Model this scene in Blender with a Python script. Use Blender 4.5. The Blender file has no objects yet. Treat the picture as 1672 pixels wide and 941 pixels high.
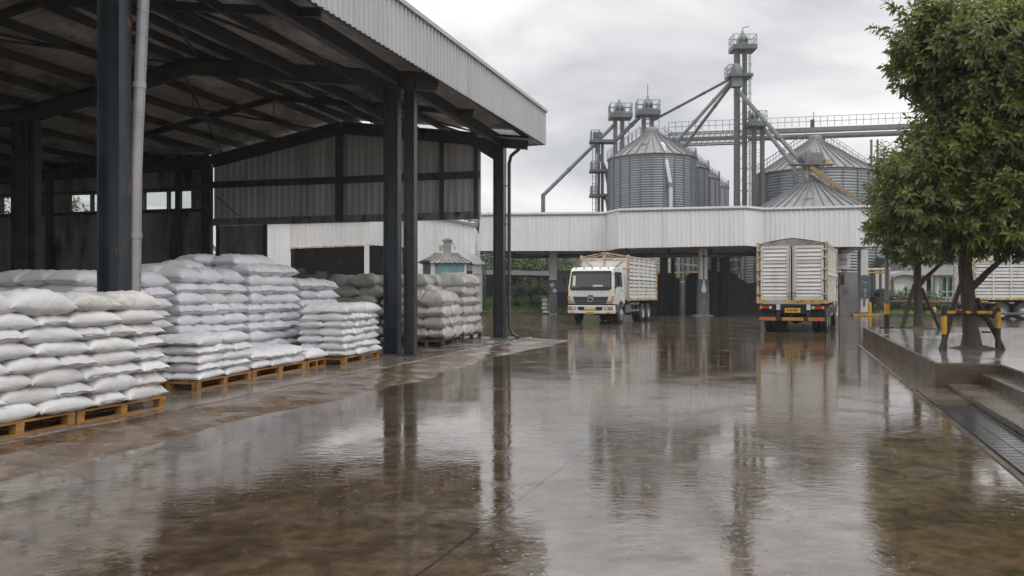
import bpy, bmesh, math, random
from mathutils import Vector, Matrix
R = math.radians
random.seed(11)
SC = bpy.context.scene
COL = SC.collection
H = 1.5                     # eye height
F = 1400.0                  # focal length in photo pixels
U = Vector((.2677, .9635, 0)); V = Vector((-.9635, .2677, 0))     # long axis of the shed, inward axis
YU = Vector((.3146, .9492, 0)); YV = Vector((-.9492, .3146, 0))   # long axis of the yard

def G(px, py, z=0.0):
    Y = F*(H-z)/(py-480.0)
    return Vector(((px-836)*Y/F, Y, z))
def P(px, py, Y):
    return Vector(((px-836)*Y/F, Y, H+(480-py)*Y/F))

# ------------------------------------------------------------------ meshes
WL = {}
class MB:
    def __init__(s): s.v = []; s.f = []; s.m = []; s.sm = []
    def add(s, vs, fs, mi=0, smooth=False):
        o = len(s.v); s.v += [tuple(x) for x in vs]
        for f in fs: s.f.append(tuple(i+o for i in f)); s.m.append(mi); s.sm.append(smooth)
    def quad(s, a, b, c, d, mi=0): s.add([a, b, c, d], [(0, 1, 2, 3)], mi)
    def obox(s, o, a, b, c, mi=0):
        o, a, b, c = Vector(o), Vector(a), Vector(b), Vector(c)
        vs = [o, o+a, o+a+b, o+b, o+c, o+a+c, o+a+b+c, o+b+c]
        fs = [(0, 3, 2, 1), (4, 5, 6, 7), (0, 1, 5, 4), (1, 2, 6, 5), (2, 3, 7, 6), (3, 0, 4, 7)]
        if a.cross(b).dot(c) < 0: fs = [tuple(reversed(f)) for f in fs]
        s.add(vs, fs, mi)
    def box(s, c, d, mi=0):
        s.obox((c[0]-d[0]/2, c[1]-d[1]/2, c[2]-d[2]/2), (d[0], 0, 0), (0, d[1], 0), (0, 0, d[2]), mi)
    def bar(s, p, q, w, h, up=(0, 0, 1), mi=0):
        p, q = Vector(p), Vector(q); d = q-p; up = Vector(up)
        sd = d.cross(up)
        if sd.length < 1e-6: sd = d.cross(Vector((0, 1, 0)))
        sd.normalize(); u2 = sd.cross(d).normalized()
        s.obox(p-sd*w/2-u2*h/2, sd*w, u2*h, d, mi)
    def ibeam(s, p, q, w, h, up=(0, 0, 1), t=.02, mi=0):
        p, q = Vector(p), Vector(q); d = (q-p); up = Vector(up)
        sd = d.cross(up).normalized(); u2 = sd.cross(d).normalized()
        s.bar(p+u2*(h/2-t/2), q+u2*(h/2-t/2), w, t, u2, mi)
        s.bar(p-u2*(h/2-t/2), q-u2*(h/2-t/2), w, t, u2, mi)
        s.bar(p, q, t, h-2*t, u2, mi)
    def tube(s, p, q, r, r2=None, n=10, caps=True, mi=0, smooth=True):
        s.path([p, q], [r, r if r2 is None else r2], n, caps, mi, smooth)
    def path(s, pts, rs, n=8, caps=True, mi=0, smooth=True):
        pts = [Vector(p) for p in pts]
        if not isinstance(rs, (list, tuple)): rs = [rs]*len(pts)
        vs = []; ref = None
        for i, p in enumerate(pts):
            d = (pts[min(i+1, len(pts)-1)]-pts[max(i-1, 0)]).normalized()
            if ref is None:
                ref = d.orthogonal().normalized()
            ref = (ref-d*ref.dot(d))
            if ref.length < 1e-5: ref = d.orthogonal()
            ref.normalize(); b = d.cross(ref)
            for k in range(n):
                a = 2*math.pi*k/n
                vs.append(p+ref*math.cos(a)*rs[i]+b*math.sin(a)*rs[i])
        fs = []
        for i in range(len(pts)-1):
            for k in range(n):
                k2 = (k+1) % n
                fs.append((i*n+k, i*n+k2, (i+1)*n+k2, (i+1)*n+k))
        s.add(vs, fs, mi, smooth)
        if caps:
            s.add(vs[:n], [tuple(reversed(range(n)))], mi); s.add(vs[-n:], [tuple(range(n))], mi)
    def lathe(s, prof, c=(0, 0, 0), n=32, axis='z', mi=0, smooth=True, a0=0, a1=2*math.pi):
        c = Vector(c); full = abs(a1-a0-2*math.pi) < 1e-6; k1 = n if full else n+1
        vs = []
        for (r, z) in prof:
            for k in range(k1):
                a = a0+(a1-a0)*k/n
                if axis == 'z': vs.append(c+Vector((r*math.cos(a), r*math.sin(a), z)))
                elif axis == 'x': vs.append(c+Vector((z, r*math.cos(a), r*math.sin(a))))
                else: vs.append(c+Vector((r*math.sin(a), z, r*math.cos(a))))
        fs = []
        for i in range(len(prof)-1):
            for k in range(n):
                k2 = (k+1) % k1
                fs.append((i*k1+k, i*k1+k2, (i+1)*k1+k2, (i+1)*k1+k))
        s.add(vs, fs, mi, smooth)
    def prism(s, poly, a, b, mi=0):
        """poly: points in 3D (planar); extrude by vector a->b"""
        n = len(poly); vs = [Vector(p)+Vector(a) for p in poly]+[Vector(p)+Vector(b) for p in poly]
        fs = [tuple(range(n)), tuple(reversed(range(n, 2*n)))]
        fs += [(i, i+n, (i+1) % n+n, (i+1) % n) for i in range(n)]
        s.add(vs, fs, mi)
    def corr(s, a0, a1, b0, b1, pitch, dep, nrm, mi=0):
        """ribbed sheet between edge a0->a1 and edge b0->b1, ribs run a->b"""
        a0, a1, b0, b1, nrm = map(Vector, (a0, a1, b0, b1, nrm)); nrm = nrm.normalized()
        L = (a1-a0).length; n = max(1, round(L/pitch)); vs = []
        for i in range(n):
            for (f, d) in ((0, 0), (.5, 0), (.62, 1), (.88, 1)):
                t = (i+f)/n
                vs.append(a0.lerp(a1, t)+nrm*dep*d); vs.append(b0.lerp(b1, t)+nrm*dep*d)
        vs.append(a1); vs.append(b1)
        s.add(vs, [(2*i, 2*i+2, 2*i+3, 2*i+1) for i in range(len(vs)//2-1)], mi)
    def build(s, name, mat, parent=None, bevel=0, loc=None, fix=True):
        me = bpy.data.meshes.new(name)
        off = WL.get(parent.name, Vector((0, 0, 0))) if parent else Vector(loc or (0, 0, 0))
        me.from_pydata([tuple(Vector(v)-off) for v in s.v], [], s.f)
        for m in (mat if isinstance(mat, (list, tuple)) else [mat]): me.materials.append(m)
        me.polygons.foreach_set('material_index', s.m); me.polygons.foreach_set('use_smooth', s.sm)
        if fix or bevel:
            bm = bmesh.new(); bm.from_mesh(me)
            if bevel:
                bmesh.ops.bevel(bm, geom=[e for e in bm.edges if len(e.link_faces) == 2 and e.calc_face_angle(0) > .5], offset=bevel, segments=2, affect='EDGES', profile=.6)
            if fix: bmesh.ops.recalc_face_normals(bm, faces=bm.faces)
            bm.to_mesh(me); bm.free()
        me.update()
        o = bpy.data.objects.new(name, me); COL.objects.link(o)
        if parent: o.parent = parent
        elif loc is not None: o.location = loc
        WL[o.name] = off
        return o

def tag(o, label=None, cat=None, group=None, kind=None):
    if label: o['label'] = label
    if cat: o['category'] = cat
    if group: o['group'] = group
    if kind: o['kind'] = kind
    return o
def thing(name, label, cat, loc=(0, 0, 0), group=None):
    o = bpy.data.objects.new(name, None); o.empty_display_size = .3
    COL.objects.link(o); o.location = loc; WL[o.name] = Vector(loc)
    return tag(o, label, cat, group)
def setting(o): o['kind'] = 'structure'; return o
KIDS = None
def copy_tree(o, parent=None):
    global KIDS
    if KIDS is None or parent is None:
        KIDS = {}
        for x in bpy.data.objects:
            if x.parent: KIDS.setdefault(x.parent.name, []).append(x)
    kids = KIDS.get(o.name, [])
    c = o.copy(); COL.objects.link(c)
    if parent: c.parent = parent
    for k in kids: copy_tree(k, c)
    return c

# ------------------------------------------------------------------ materials
def nd(nt, t, **k):
    n = nt.nodes.new(t)
    for a, b in k.items():
        if a in n.inputs: n.inputs[a].default_value = b
        else: setattr(n, a, b)
    return n
def c4(c): return (c[0], c[1], c[2], 1)
def sc(c, f): return tuple(min(1, x*f) for x in c)
def ramp(nt, fac, lo, hi, a=(0, 0, 0), b=(1, 1, 1)):
    r = nt.nodes.new('ShaderNodeValToRGB')
    r.color_ramp.elements[0].position = lo; r.color_ramp.elements[1].position = hi
    r.color_ramp.elements[0].color = c4(a); r.color_ramp.elements[1].color = c4(b)
    nt.links.new(fac, r.inputs[0]); return r.outputs[0]
def mixc(nt, fac, a, b, mode='MIX'):
    m = nt.nodes.new('ShaderNodeMix'); m.data_type = 'RGBA'; m.blend_type = mode
    for sock, x in ((m.inputs[0], fac), (m.inputs[6], a), (m.inputs[7], b)):
        if hasattr(x, 'links'): nt.links.new(x, sock)
        elif isinstance(x, (int, float)): sock.default_value = x
        else: sock.default_value = c4(x)
    return m.outputs[2]
def mk(name, c, r=.6, v=.25, s=2.0, stretch=(1, 1, 1), metal=0, dirt=(), bump=0, bs=40, spec=.5, rand=0, coat=0, rv=.1):
    m = bpy.data.materials.new(name); m.use_nodes = True; nt = m.node_tree
    b = nt.nodes['Principled BSDF']
    tc = nd(nt, 'ShaderNodeTexCoord'); mp = nd(nt, 'ShaderNodeMapping')
    co = tc.outputs['Object']
    if rand:
        oi = nd(nt, 'ShaderNodeObjectInfo'); va = nd(nt, 'ShaderNodeVectorMath', operation='MULTIPLY_ADD')
        va.inputs[1].default_value = (37, 61, 53)
        nt.links.new(oi.outputs['Random'], va.inputs[0]); nt.links.new(co, va.inputs[2]); co = va.outputs[0]
    nt.links.new(co, mp.inputs[0]); mp.inputs['Scale'].default_value = stretch
    n1 = nd(nt, 'ShaderNodeTexNoise', Scale=s, Detail=6.0, Roughness=.6); nt.links.new(mp.outputs[0], n1.inputs['Vector'])
    col = mixc(nt, ramp(nt, n1.outputs[0], .3, .7), sc(c, 1-v), sc(c, 1+v))
    if rand:
        mr = nd(nt, 'ShaderNodeMapRange'); mr.inputs[3].default_value = 1-rand; mr.inputs[4].default_value = 1+rand*.3
        nt.links.new(oi.outputs['Random'], mr.inputs[0])
        col = mixc(nt, 1.0, col, mr.outputs[0], 'MULTIPLY')
    for (dc, lo, hi, ds, st) in dirt:
        mp2 = nd(nt, 'ShaderNodeMapping'); mp2.inputs['Scale'].default_value = st; nt.links.new(co, mp2.inputs[0])
        mp2.inputs['Location'].default_value = (3.1*ds, 1.7, 5.3)
        n2 = nd(nt, 'ShaderNodeTexNoise', Scale=ds, Detail=7.0, Roughness=.65); nt.links.new(mp2.outputs[0], n2.inputs['Vector'])
        col = mixc(nt, ramp(nt, n2.outputs[0], lo, hi), col, dc)
    nt.links.new(col, b.inputs['Base Color'])
    rr = nd(nt, 'ShaderNodeMapRange'); rr.inputs[3].default_value = max(.02, r-rv); rr.inputs[4].default_value = min(1, r+rv)
    nt.links.new(n1.outputs[0], rr.inputs[0]); nt.links.new(rr.outputs[0], b.inputs['Roughness'])
    b.inputs['Metallic'].default_value = metal; b.inputs['Specular IOR Level'].default_value = spec
    b.inputs['Coat Weight'].default_value = coat; b.inputs['Coat Roughness'].default_value = .08
    if bump:
        n3 = nd(nt, 'ShaderNodeTexNoise', Scale=bs, Detail=4.0); nt.links.new(mp.outputs[0], n3.inputs['Vector'])
        bp = nd(nt, 'ShaderNodeBump', Strength=bump, Distance=.02); nt.links.new(n3.outputs[0], bp.inputs['Height'])
        nt.links.new(bp.outputs[0], b.inputs['Normal'])
    return m
RUST = (.16, .065, .022); GRIME = (.05, .043, .036)
M = {}
M['steel'] = mk('steel_paint', (.022, .031, .037), .36, .35, 3, dirt=[((.075, .08, .08), .54, .75, 2.2, (1, 1, .25)), (RUST, .63, .70, 5, (1, 1, .5))], bump=.15, bs=25)
M['steel_in'] = mk('steel_sooty', (.072, .071, .07), .55, .4, 2.5, dirt=[((.09, .09, .09), .58, .75, 3, (1, 1, 1))], bump=.15, bs=20)
M['girt'] = mk('girt_grey', (.26, .26, .255), .6, .35, 3, dirt=[(GRIME, .5, .62, 2.5, (1, 1, .4))])
M['roof_under'] = mk('roof_sheet_under', (.74, .745, .735), .6, .25, 1.3, (1, .35, 1), dirt=[((.24, .23, .215), .5, .66, 1.1, (.6, .25, 1)), ((.05, .045, .04), .62, .7, 2.5, (1, .2, 1)), ((.26, .17, .10), .68, .75, 2.0, (1, .25, 1))])
M['fascia'] = mk('white_sheet', (.46, .468, .47), .42, .08, 1.2, (1, 1, .15), dirt=[((.28, .275, .26), .56, .78, 2.5, (1, 1, .08))])
M['fascia2'] = mk('white_sheet_wet', (.71, .72, .725), .4, .07, .6, (1, 1, .12), dirt=[((.50, .49, .465), .50, .80, 1.4, (1, 1, .05)), ((.36, .31, .25), .68, .78, 2.2, (1, 1, .04))])
M['cap'] = mk('grey_flashing', (.38, .40, .40), .4, .15, 2)
M['clad'] = mk('grey_cladding', (.61, .625, .62), .6, .3, 1.5, (1, 1, .1), dirt=[((.26, .25, .23), .52, .78, 2.0, (1, 1, .05))])
M['dirty_wall'] = mk('stained_wall', (.32, .31, .29), .75, .45, 1.3, (1, 1, .3), dirt=[((.05, .043, .037), .5, .62, .9, (1, 1, .2)), ((.34, .32, .28), .64, .74, 1.4, (1, 1, .15))], bump=.2)
M['pipe'] = mk('grey_pipe', (.34, .34, .35), .3, .12, 3, metal=.3, dirt=[((.17, .18, .185), .5, .8, .8, (1, 1, .2))])
M['pipe_dark'] = mk('dark_pipe', (.055, .062, .066), .4, .3, 3)
M['concrete'] = mk('wet_concrete', (.25, .235, .21), .42, .3, 1.1, dirt=[((.075, .05, .03), .5, .68, .8, (1, 1, 1)), ((.26, .25, .235), .62, .72, 1.3, (1, 1, 1))], bump=.25, bs=12, rv=.2)
M['kerb'] = mk('dark_wet_concrete', (.088, .068, .048), .28, .4, 1.6, dirt=[((.03, .026, .022), .5, .66, 1.2, (1, 1, .4)), ((.17, .15, .12), .66, .78, 2.5, (1, 1, .3))], bump=.35, bs=18)
M['wood'] = mk('pallet_wood', (.37, .185, .055), .6, .3, 4, (1, 6, 6), dirt=[((.12, .06, .025), .55, .75, 3, (1, 1, 1))], rand=.25, bump=.2, bs=30)
M['wood_old'] = mk('old_pallet_wood', (.11, .085, .06), .6, .35, 4, (1, 6, 6), dirt=[((.035, .025, .018), .5, .7, 3, (1, 1, 1))], rand=.35)
M['dark'] = mk('soot_black', (.022, .022, .022), .6, .5, 2, dirt=[((.06, .06, .06), .6, .75, 3, (1, 1, .5))])
M['black'] = mk('black_plastic', (.018, .018, .019), .4, .3, 4)
M['rubber'] = mk('tyre_rubber', (.022, .022, .022), .6, .4, 6, dirt=[((.07, .06, .05), .6, .8, 4, (1, 1, 1))])
M['truck_white'] = mk('truck_white', (.72, .72, .69), .3, .06, 2, coat=.4, dirt=[((.42, .39, .34), .62, .85, 2.2, (1, 1, .3))])
M['body_white'] = mk('cargo_white', (.66, .66, .635), .45, .1, 2, dirt=[((.42, .38, .31), .56, .75, 1.7, (1, 1, .35)), (RUST, .69, .745, 3.5, (1, 1, .7))])
M['rusty'] = mk('rusty_white', (.50, .42, .32), .6, .3, 4, dirt=[((.27, .12, .04), .47, .6, 5, (1, 1, 1))])
M['yel_rust'] = mk('rusty_yellow', (.50, .29, .04), .55, .3, 4, dirt=[((.45, .43, .38), .48, .54, 3.5, (1, 1, 1)), ((.14, .05, .02), .58, .66, 5, (1, 1, 1))])
M['rim'] = mk('wheel_rim', (.36, .36, .35), .45, .25, 8, metal=.3, dirt=[((.12, .09, .06), .55, .7, 6, (1, 1, 1))])
M['chrome'] = mk('chrome', (.55, .55, .55), .15, .1, 8, metal=1)
M['amber'] = mk('amber_lens', (.75, .26, .02), .25, .1, 8)
M['red'] = mk('red_lens', (.42, .02, .015), .25, .2, 8)
M['lens'] = mk('clear_lens', (.55, .55, .53), .12, .2, 12)
M['plate_y'] = mk('plate_yellow', (.72, .48, .05), .45, .12, 8)
M['plate_w'] = mk('plate_cream', (.68, .62, .42), .45, .15, 8)
M['ink'] = mk('plate_ink', (.10, .07, .03), .5, .2, 8)
M['glass_dark'] = mk('cab_glass', (.035, .042, .04), .06, .5, 1.5, spec=.8, rv=.03)
M['galv'] = mk('galvanised', (.215, .238, .252), .42, .18, .5, (1, 1, .3), metal=.35, dirt=[((.22, .235, .24), .5, .75, .7, (1, 1, .1))])
M['galv_roof'] = mk('galvanised_roof', (.235, .24, .24), .5, .22, .6, metal=.25, dirt=[((.13, .12, .11), .52, .72, .9, (1, 1, 1))])
M['galv_dark'] = mk('galvanised_seam', (.16, .17, .175), .5, .25, 1, metal=.2)
M['tower'] = mk('tower_steel', (.105, .117, .118), .5, .25, .8, metal=.2)
M['head'] = mk('elevator_green', (.20, .24, .225), .5, .25, 1.2)
M['yellow'] = mk('safety_yellow', (.62, .32, .02), .45, .25, 5, dirt=[((.10, .06, .03), .58, .68, 7, (1, 1, 1))])
M['post_black'] = mk('post_black', (.035, .028, .024), .5, .4, 5, dirt=[((.13, .06, .03), .6, .7, 6, (1, 1, 1))])
M['bark'] = mk('bark', (.060, .047, .038), .75, .55, 9, (1, 1, .25), dirt=[((.12, .11, .09), .58, .72, 2.5, (1, 1, .5)), ((.035, .05, .02), .63, .74, 1.5, (1, 1, 1))], bump=.8, bs=22)
M['stake'] = mk('stake_wood', (.040, .027, .022), .7, .4, 6, (1, 1, .3), bump=.4)
M['moss'] = mk('moss', (.04, .05, .02), .9, .5, 9, dirt=[((.06, .04, .025), .5, .6, 6, (1, 1, 1))], bump=.6, bs=25)
M['teal'] = mk('teal_boards', (.16, .31, .32), .6, .3, 2, (1, 1, .15), dirt=[((.10, .12, .12), .5, .7, 2.4, (1, 1, .2))])
M['tin'] = mk('weathered_tin', (.22, .215, .20), .6, .35, 2, dirt=[((.07, .06, .055), .5, .68, 2, (1, 1, 1))])
M['wall_white'] = mk('white_wall', (.62, .62, .61), .6, .1, .8, (1, 1, .2), dirt=[((.36, .36, .34), .58, .8, .8, (1, 1, .15))])
M['wall_grey'] = mk('stained_plaster', (.24, .235, .225), .6, .3, .8, (1, 1, .5), dirt=[((.08, .08, .078), .52, .66, .6, (1, 1, .6))])
M['blue_panel'] = mk('blue_panel', (.075, .10, .12), .45, .3, 2)
M['tarp'] = mk('tarpaulin', (.30, .285, .25), .6, .25, 2, dirt=[((.14, .12, .10), .5, .7, 2, (1, 1, 1))])
M['soil'] = mk('grass_soil', (.10, .165, .035), .9, .4, 1.2, dirt=[((.055, .05, .03), .56, .66, .5, (1, 1, 1))])
M['hill'] = mk('wooded_hill', (.055, .075, .05), .95, .5, .12, bump=.9, bs=.3)

M['wall_dk'] = mk('dark_wall_and_shade', (.045, .045, .044), .6, .45, .7, (1, 1, .6), dirt=[((.16, .155, .15), .58, .74, .55, (1, 1, .7)), ((.02, .02, .02), .56, .66, 1.2, (1, 1, .6))])  # dark stained walls; also stands in for shade inside openings
M['yel_chute'] = mk('yellow_chute_paint', (.30, .20, .085), .55, .3, 3, dirt=[((.2, .1, .04), .55, .7, 3, (1, 1, 1))])
M['wall_grey_l'] = mk('pale_grey_wall', (.42, .42, .41), .6, .12, .8, (1, 1, .2), dirt=[((.28, .28, .27), .55, .8, .8, (1, 1, .2))])
M['girder'] = mk('girder_grey', (.17, .18, .18), .5, .2, .8, metal=.2)
# ------------------------------------------------------------------ camera, sky, light
cam = bpy.data.objects.new('camera', bpy.data.cameras.new('camera')); COL.objects.link(cam)
cam.location = (0, 0, H); cam.rotation_euler = (R(90), 0, 0)
cam.data.sensor_width = 36; cam.data.lens = 36*F/1672; cam.data.shift_y = (480-470.5)/1672
cam.data.clip_start = .05; cam.data.clip_end = 3000; SC.camera = cam
w = bpy.data.worlds.new('World'); SC.world = w; w.use_nodes = True; nt = w.node_tree
bg = nt.nodes['Background']; bg.inputs['Strength'].default_value = .1
sky = nd(nt, 'ShaderNodeTexSky', sky_type='NISHITA', sun_disc=False)
sky.sun_elevation = R(52); sky.sun_rotation = R(140)
tc = nd(nt, 'ShaderNodeTexCoord'); sx = nd(nt, 'ShaderNodeSeparateXYZ')
nt.links.new(tc.outputs['Generated'], sx.inputs[0])
# overcast: brighter towards the zenith, soft dark cloud bases
mp = nd(nt, 'ShaderNodeMapping'); mp.inputs['Scale'].default_value = (1.0, 1.0, 2.6); mp.inputs['Location'].default_value = (.35, 0, .1)
nt.links.new(tc.outputs['Generated'], mp.inputs[0])
cn = nd(nt, 'ShaderNodeTexNoise', Scale=2.5, Detail=5.0, Roughness=.5, Distortion=.35); nt.links.new(mp.outputs[0], cn.inputs['Vector'])
cl = ramp(nt, cn.outputs[0], .38, .60, (.56, .57, .595), (1.06, 1.03, 1.035))
zr = nd(nt, 'ShaderNodeMapRange', clamp=True); zr.inputs[1].default_value = .30; zr.inputs[2].default_value = .95
zr.inputs[3].default_value = 10.8; zr.inputs[4].default_value = 24.0; nt.links.new(sx.outputs[2], zr.inputs[0])
vm = nd(nt, 'ShaderNodeVectorMath', operation='SCALE'); nt.links.new(cl, vm.inputs[0]); nt.links.new(zr.outputs[0], vm.inputs['Scale'])
nt.links.new(mixc(nt, .94, sky.outputs[0], vm.outputs[0]), bg.inputs['Color'])
sun = bpy.data.objects.new('sun', bpy.data.lights.new('sun', 'SUN')); COL.objects.link(sun)
sun.data.energy = .8; sun.data.angle = R(45); sun.data.color = (1, .97, .93)
sun.rotation_euler = (R(38), 0, R(40)); sun.location = (20, -20, 40)
vs = SC.view_settings; SC.display_settings.display_device = 'sRGB'
vs.view_transform = 'Standard'; vs.look = 'None'; vs.exposure = 0; vs.gamma = 1; vs.use_curve_mapping = False
SC.cycles.use_denoising = True; SC.cycles.max_bounces = 7; SC.cycles.diffuse_bounces = 4; SC.cycles.glossy_bounces = 4
SC.cycles.transparent_max_bounces = 8; SC.cycles.caustics_reflective = False; SC.cycles.sample_clamp_indirect = 6

# ------------------------------------------------------------------ wet yard
def wet_ground(name, c1, c2, c3, ior=1.75, iod=1.45, joints=True, rlo=.03, rhi=.2, ripple=1.0, far=False):
    m = bpy.data.materials.new(name); m.use_nodes = True; nt = m.node_tree; L = nt.links.new
    b = nt.nodes['Principled BSDF']; tc = nd(nt, 'ShaderNodeTexCoord'); co = tc.outputs['Object']
    rot = nd(nt, 'ShaderNodeMapping'); rot.inputs['Rotation'].default_value = (0, 0, R(18.3)); L(co, rot.inputs[0])
    def noise(scale, det, rough=.55, st=(1, 1, 1), dist=0, src=None):
        mp = nd(nt, 'ShaderNodeMapping'); mp.inputs['Scale'].default_value = st; L(src or co, mp.inputs[0])
        n = nd(nt, 'ShaderNodeTexNoise', Scale=scale, Detail=det, Roughness=rough, Distortion=dist); L(mp.outputs[0], n.inputs['Vector'])
        return n.outputs[0]
    big = noise(.33, 7, .6); med = noise(1.3, 6, .65); fine = noise(9, 5, .7)
    col = mixc(nt, ramp(nt, big, .38, .62), c1, c2)
    col = mixc(nt, ramp(nt, med, .52, .72), col, c3)
    col = mixc(nt, ramp(nt, fine, .34, .68), sc_col(nt, col, .72), sc_col(nt, col, 1.28))
    col = mixc(nt, ramp(nt, noise(2.6, 6, .7, dist=.8), .40, .60), sc_col(nt, col, .6), sc_col(nt, col, 1.25))
    spots = noise(3.4, 5, .7, dist=.6); col = mixc(nt, ramp(nt, spots, .60, .70), col, sc_col(nt, col, .5))
    agg = noise(75, 2, .5); col = mixc(nt, ramp(nt, agg, .58, .74), col, sc_col(nt, col, 1.8))
    if joints:
        sp = nd(nt, 'ShaderNodeSeparateXYZ'); wob = nd(nt, 'ShaderNodeVectorMath', operation='ADD')
        wn = nd(nt, 'ShaderNodeTexNoise', Scale=2.2, Detail=4.0); L(rot.outputs[0], wn.inputs['Vector'])
        ws = nd(nt, 'ShaderNodeVectorMath', operation='SCALE'); ws.inputs['Scale'].default_value = .05; L(wn.outputs['Color'], ws.inputs[0])
        L(rot.outputs[0], wob.inputs[0]); L(ws.outputs[0], wob.inputs[1]); L(wob.outputs[0], sp.inputs[0])
        fac = None
        for ax, per, off in ((0, 5.2, -1.89), (1, 6.4, 1.9)):
            a = nd(nt, 'ShaderNodeMath', operation='ADD'); a.inputs[1].default_value = -off; L(sp.outputs[ax], a.inputs[0])
            pp = nd(nt, 'ShaderNodeMath', operation='PINGPONG'); pp.inputs[1].default_value = per/2; L(a.outputs[0], pp.inputs[0])
            lt = nd(nt, 'ShaderNodeMapRange', clamp=True); lt.inputs[1].default_value = .004; lt.inputs[2].default_value = .011
            lt.inputs[3].default_value = .85; lt.inputs[4].default_value = 0; L(pp.outputs[0], lt.inputs[0])
            if fac is None: fac = lt.outputs[0]
            else:
                mx = nd(nt, 'ShaderNodeMath', operation='MAXIMUM'); L(fac, mx.inputs[0]); L(lt.outputs[0], mx.inputs[1]); fac = mx.outputs[0]
        cv = nd(nt, 'ShaderNodeTexVoronoi', feature='DISTANCE_TO_EDGE', Scale=.21)
        cw = nd(nt, 'ShaderNodeTexNoise', Scale=.9, Detail=7.0, Roughness=.65); L(co, cw.inputs['Vector'])
        cs_ = nd(nt, 'ShaderNodeVectorMath', operation='SCALE'); cs_.inputs['Scale'].default_value = 1.6; L(cw.outputs['Color'], cs_.inputs[0])
        ca = nd(nt, 'ShaderNodeVectorMath', operation='ADD'); L(co, ca.inputs[0]); L(cs_.outputs[0], ca.inputs[1]); L(ca.outputs[0], cv.inputs['Vector'])
        cr = nd(nt, 'ShaderNodeMapRange', clamp=True); cr.inputs[1].default_value = .0006; cr.inputs[2].default_value = .0022; cr.inputs[3].default_value = .8; cr.inputs[4].default_value = 0; L(cv.outputs['Distance'], cr.inputs[0])
        ck = nd(nt, 'ShaderNodeMath', operation='MULTIPLY'); L(cr.outputs[0], ck.inputs[0]); L(ramp(nt, noise(.4, 2), .48, .56), ck.inputs[1])
        mx = nd(nt, 'ShaderNodeMath', operation='MAXIMUM'); L(fac, mx.inputs[0]); L(ck.outputs[0], mx.inputs[1]); fac = mx.outputs[0]
        col = mixc(nt, fac, col, (.02, .016, .012)); crackfac = fac
    L(col, b.inputs['Base Color'])
    pud = noise(1.15, 9, .66)
    def mrange(src, i0, i1, o0, o1):
        r = nd(nt, 'ShaderNodeMapRange', clamp=True)
        for k, x in enumerate((i0, i1, o0, o1)): r.inputs[k+1].default_value = x
        L(src, r.inputs[0]); return r.outputs[0]
    def mul(x, y):
        q = nd(nt, 'ShaderNodeMath', operation='MULTIPLY'); L(x, q.inputs[0])
        if hasattr(y, 'links'): L(y, q.inputs[1])
        else: q.inputs[1].default_value = y
        return q.outputs[0]
    thin = mrange(pud, .52, .66, 0, 1)                       # 0 = standing film of water, 1 = merely damp rough concrete
    if far:
        sy = nd(nt, 'ShaderNodeSeparateXYZ'); L(co, sy.inputs[0])
        wl_ = nd(nt, 'ShaderNodeMath', operation='MULTIPLY_ADD'); L(mrange(sy.outputs[1], 19, 40, 0, 1), wl_.inputs[0]); L(mrange(noise(.9, 6, .65), .40, .60, .15, .9), wl_.inputs[1]); L(thin, wl_.inputs[2]); wl_.use_clamp = True
        thin = wl_.outputs[0]
    L(mrange(thin, 0, 1, rlo, rhi), b.inputs['Roughness']); L(mrange(thin, 0, 1, ior, iod), b.inputs['IOR'])
    if joints: L(mrange(crackfac, 0, 1, .5, .08), b.inputs['Specular IOR Level'])
    rip = noise(10.0, 3, .5, (.8, 1.1, 1), .6); grit = noise(60, 4, .65); g2 = noise(24, 5, .6)
    vo = nd(nt, 'ShaderNodeTexVoronoi', Scale=6.0); L(co, vo.inputs['Vector'])
    wv = nd(nt, 'ShaderNodeMath', operation='SINE'); L(mul(vo.outputs['Distance'], 80), wv.inputs[0])
    rings = mul(wv.outputs[0], mrange(vo.outputs['Distance'], 0, .4, 1, 0))
    vd = nd(nt, 'ShaderNodeTexVoronoi', Scale=11.0); L(co, vd.inputs['Vector']); drops = mrange(vd.outputs['Distance'], 0, .17, 1, 0)
    h = None
    for src in (mul(mul(rip, mrange(noise(.8, 3), .38, .62, .5, 1.3)), .0019*ripple), mul(mul(g2, mrange(thin, 0, 1, .35, 2.0)), .00050*ripple), mul(mul(grit, mrange(thin, 0, 1, .6, 2.2)), .00022*ripple), mul(rings, .00005*ripple), mul(drops, .0010*ripple)):
        if h is None: h = src
        else:
            ad = nd(nt, 'ShaderNodeMath', operation='ADD'); L(h, ad.inputs[0]); L(src, ad.inputs[1]); h = ad.outputs[0]
    bp = nd(nt, 'ShaderNodeBump', Strength=1.0, Distance=1.0); L(h, bp.inputs['Height']); L(bp.outputs[0], b.inputs['Normal'])
    return m
def sc_col(nt, col, f):
    v = nd(nt, 'ShaderNodeVectorMath', operation='SCALE'); v.inputs['Scale'].default_value = f
    nt.links.new(col, v.inputs[0]); return v.outputs[0]
M['yard'] = wet_ground('wet_yard_concrete', (.088, .059, .032), (.118, .092, .066), (.045, .035, .026), ior=2.75, iod=1.7, rlo=.012, rhi=.17, ripple=.72, far=True)
M['apron'] = wet_ground('wet_apron_concrete', (.17, .13, .092), (.145, .095, .055), (.07, .046, .028), ior=1.5, joints=True, rlo=.16, rhi=.5, ripple=1.6)
M['slab'] = wet_ground('worn_slab', (.23, .21, .18), (.18, .15, .115), (.12, .095, .07), ior=1.5, joints=True, rlo=.12, rhi=.5, ripple=1.3)
M['paving'] = wet_ground('wet_paving', (.13, .12, .11), (.16, .145, .13), (.09, .08, .07), ior=1.6, joints=False, rlo=.08, rhi=.3)

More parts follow.
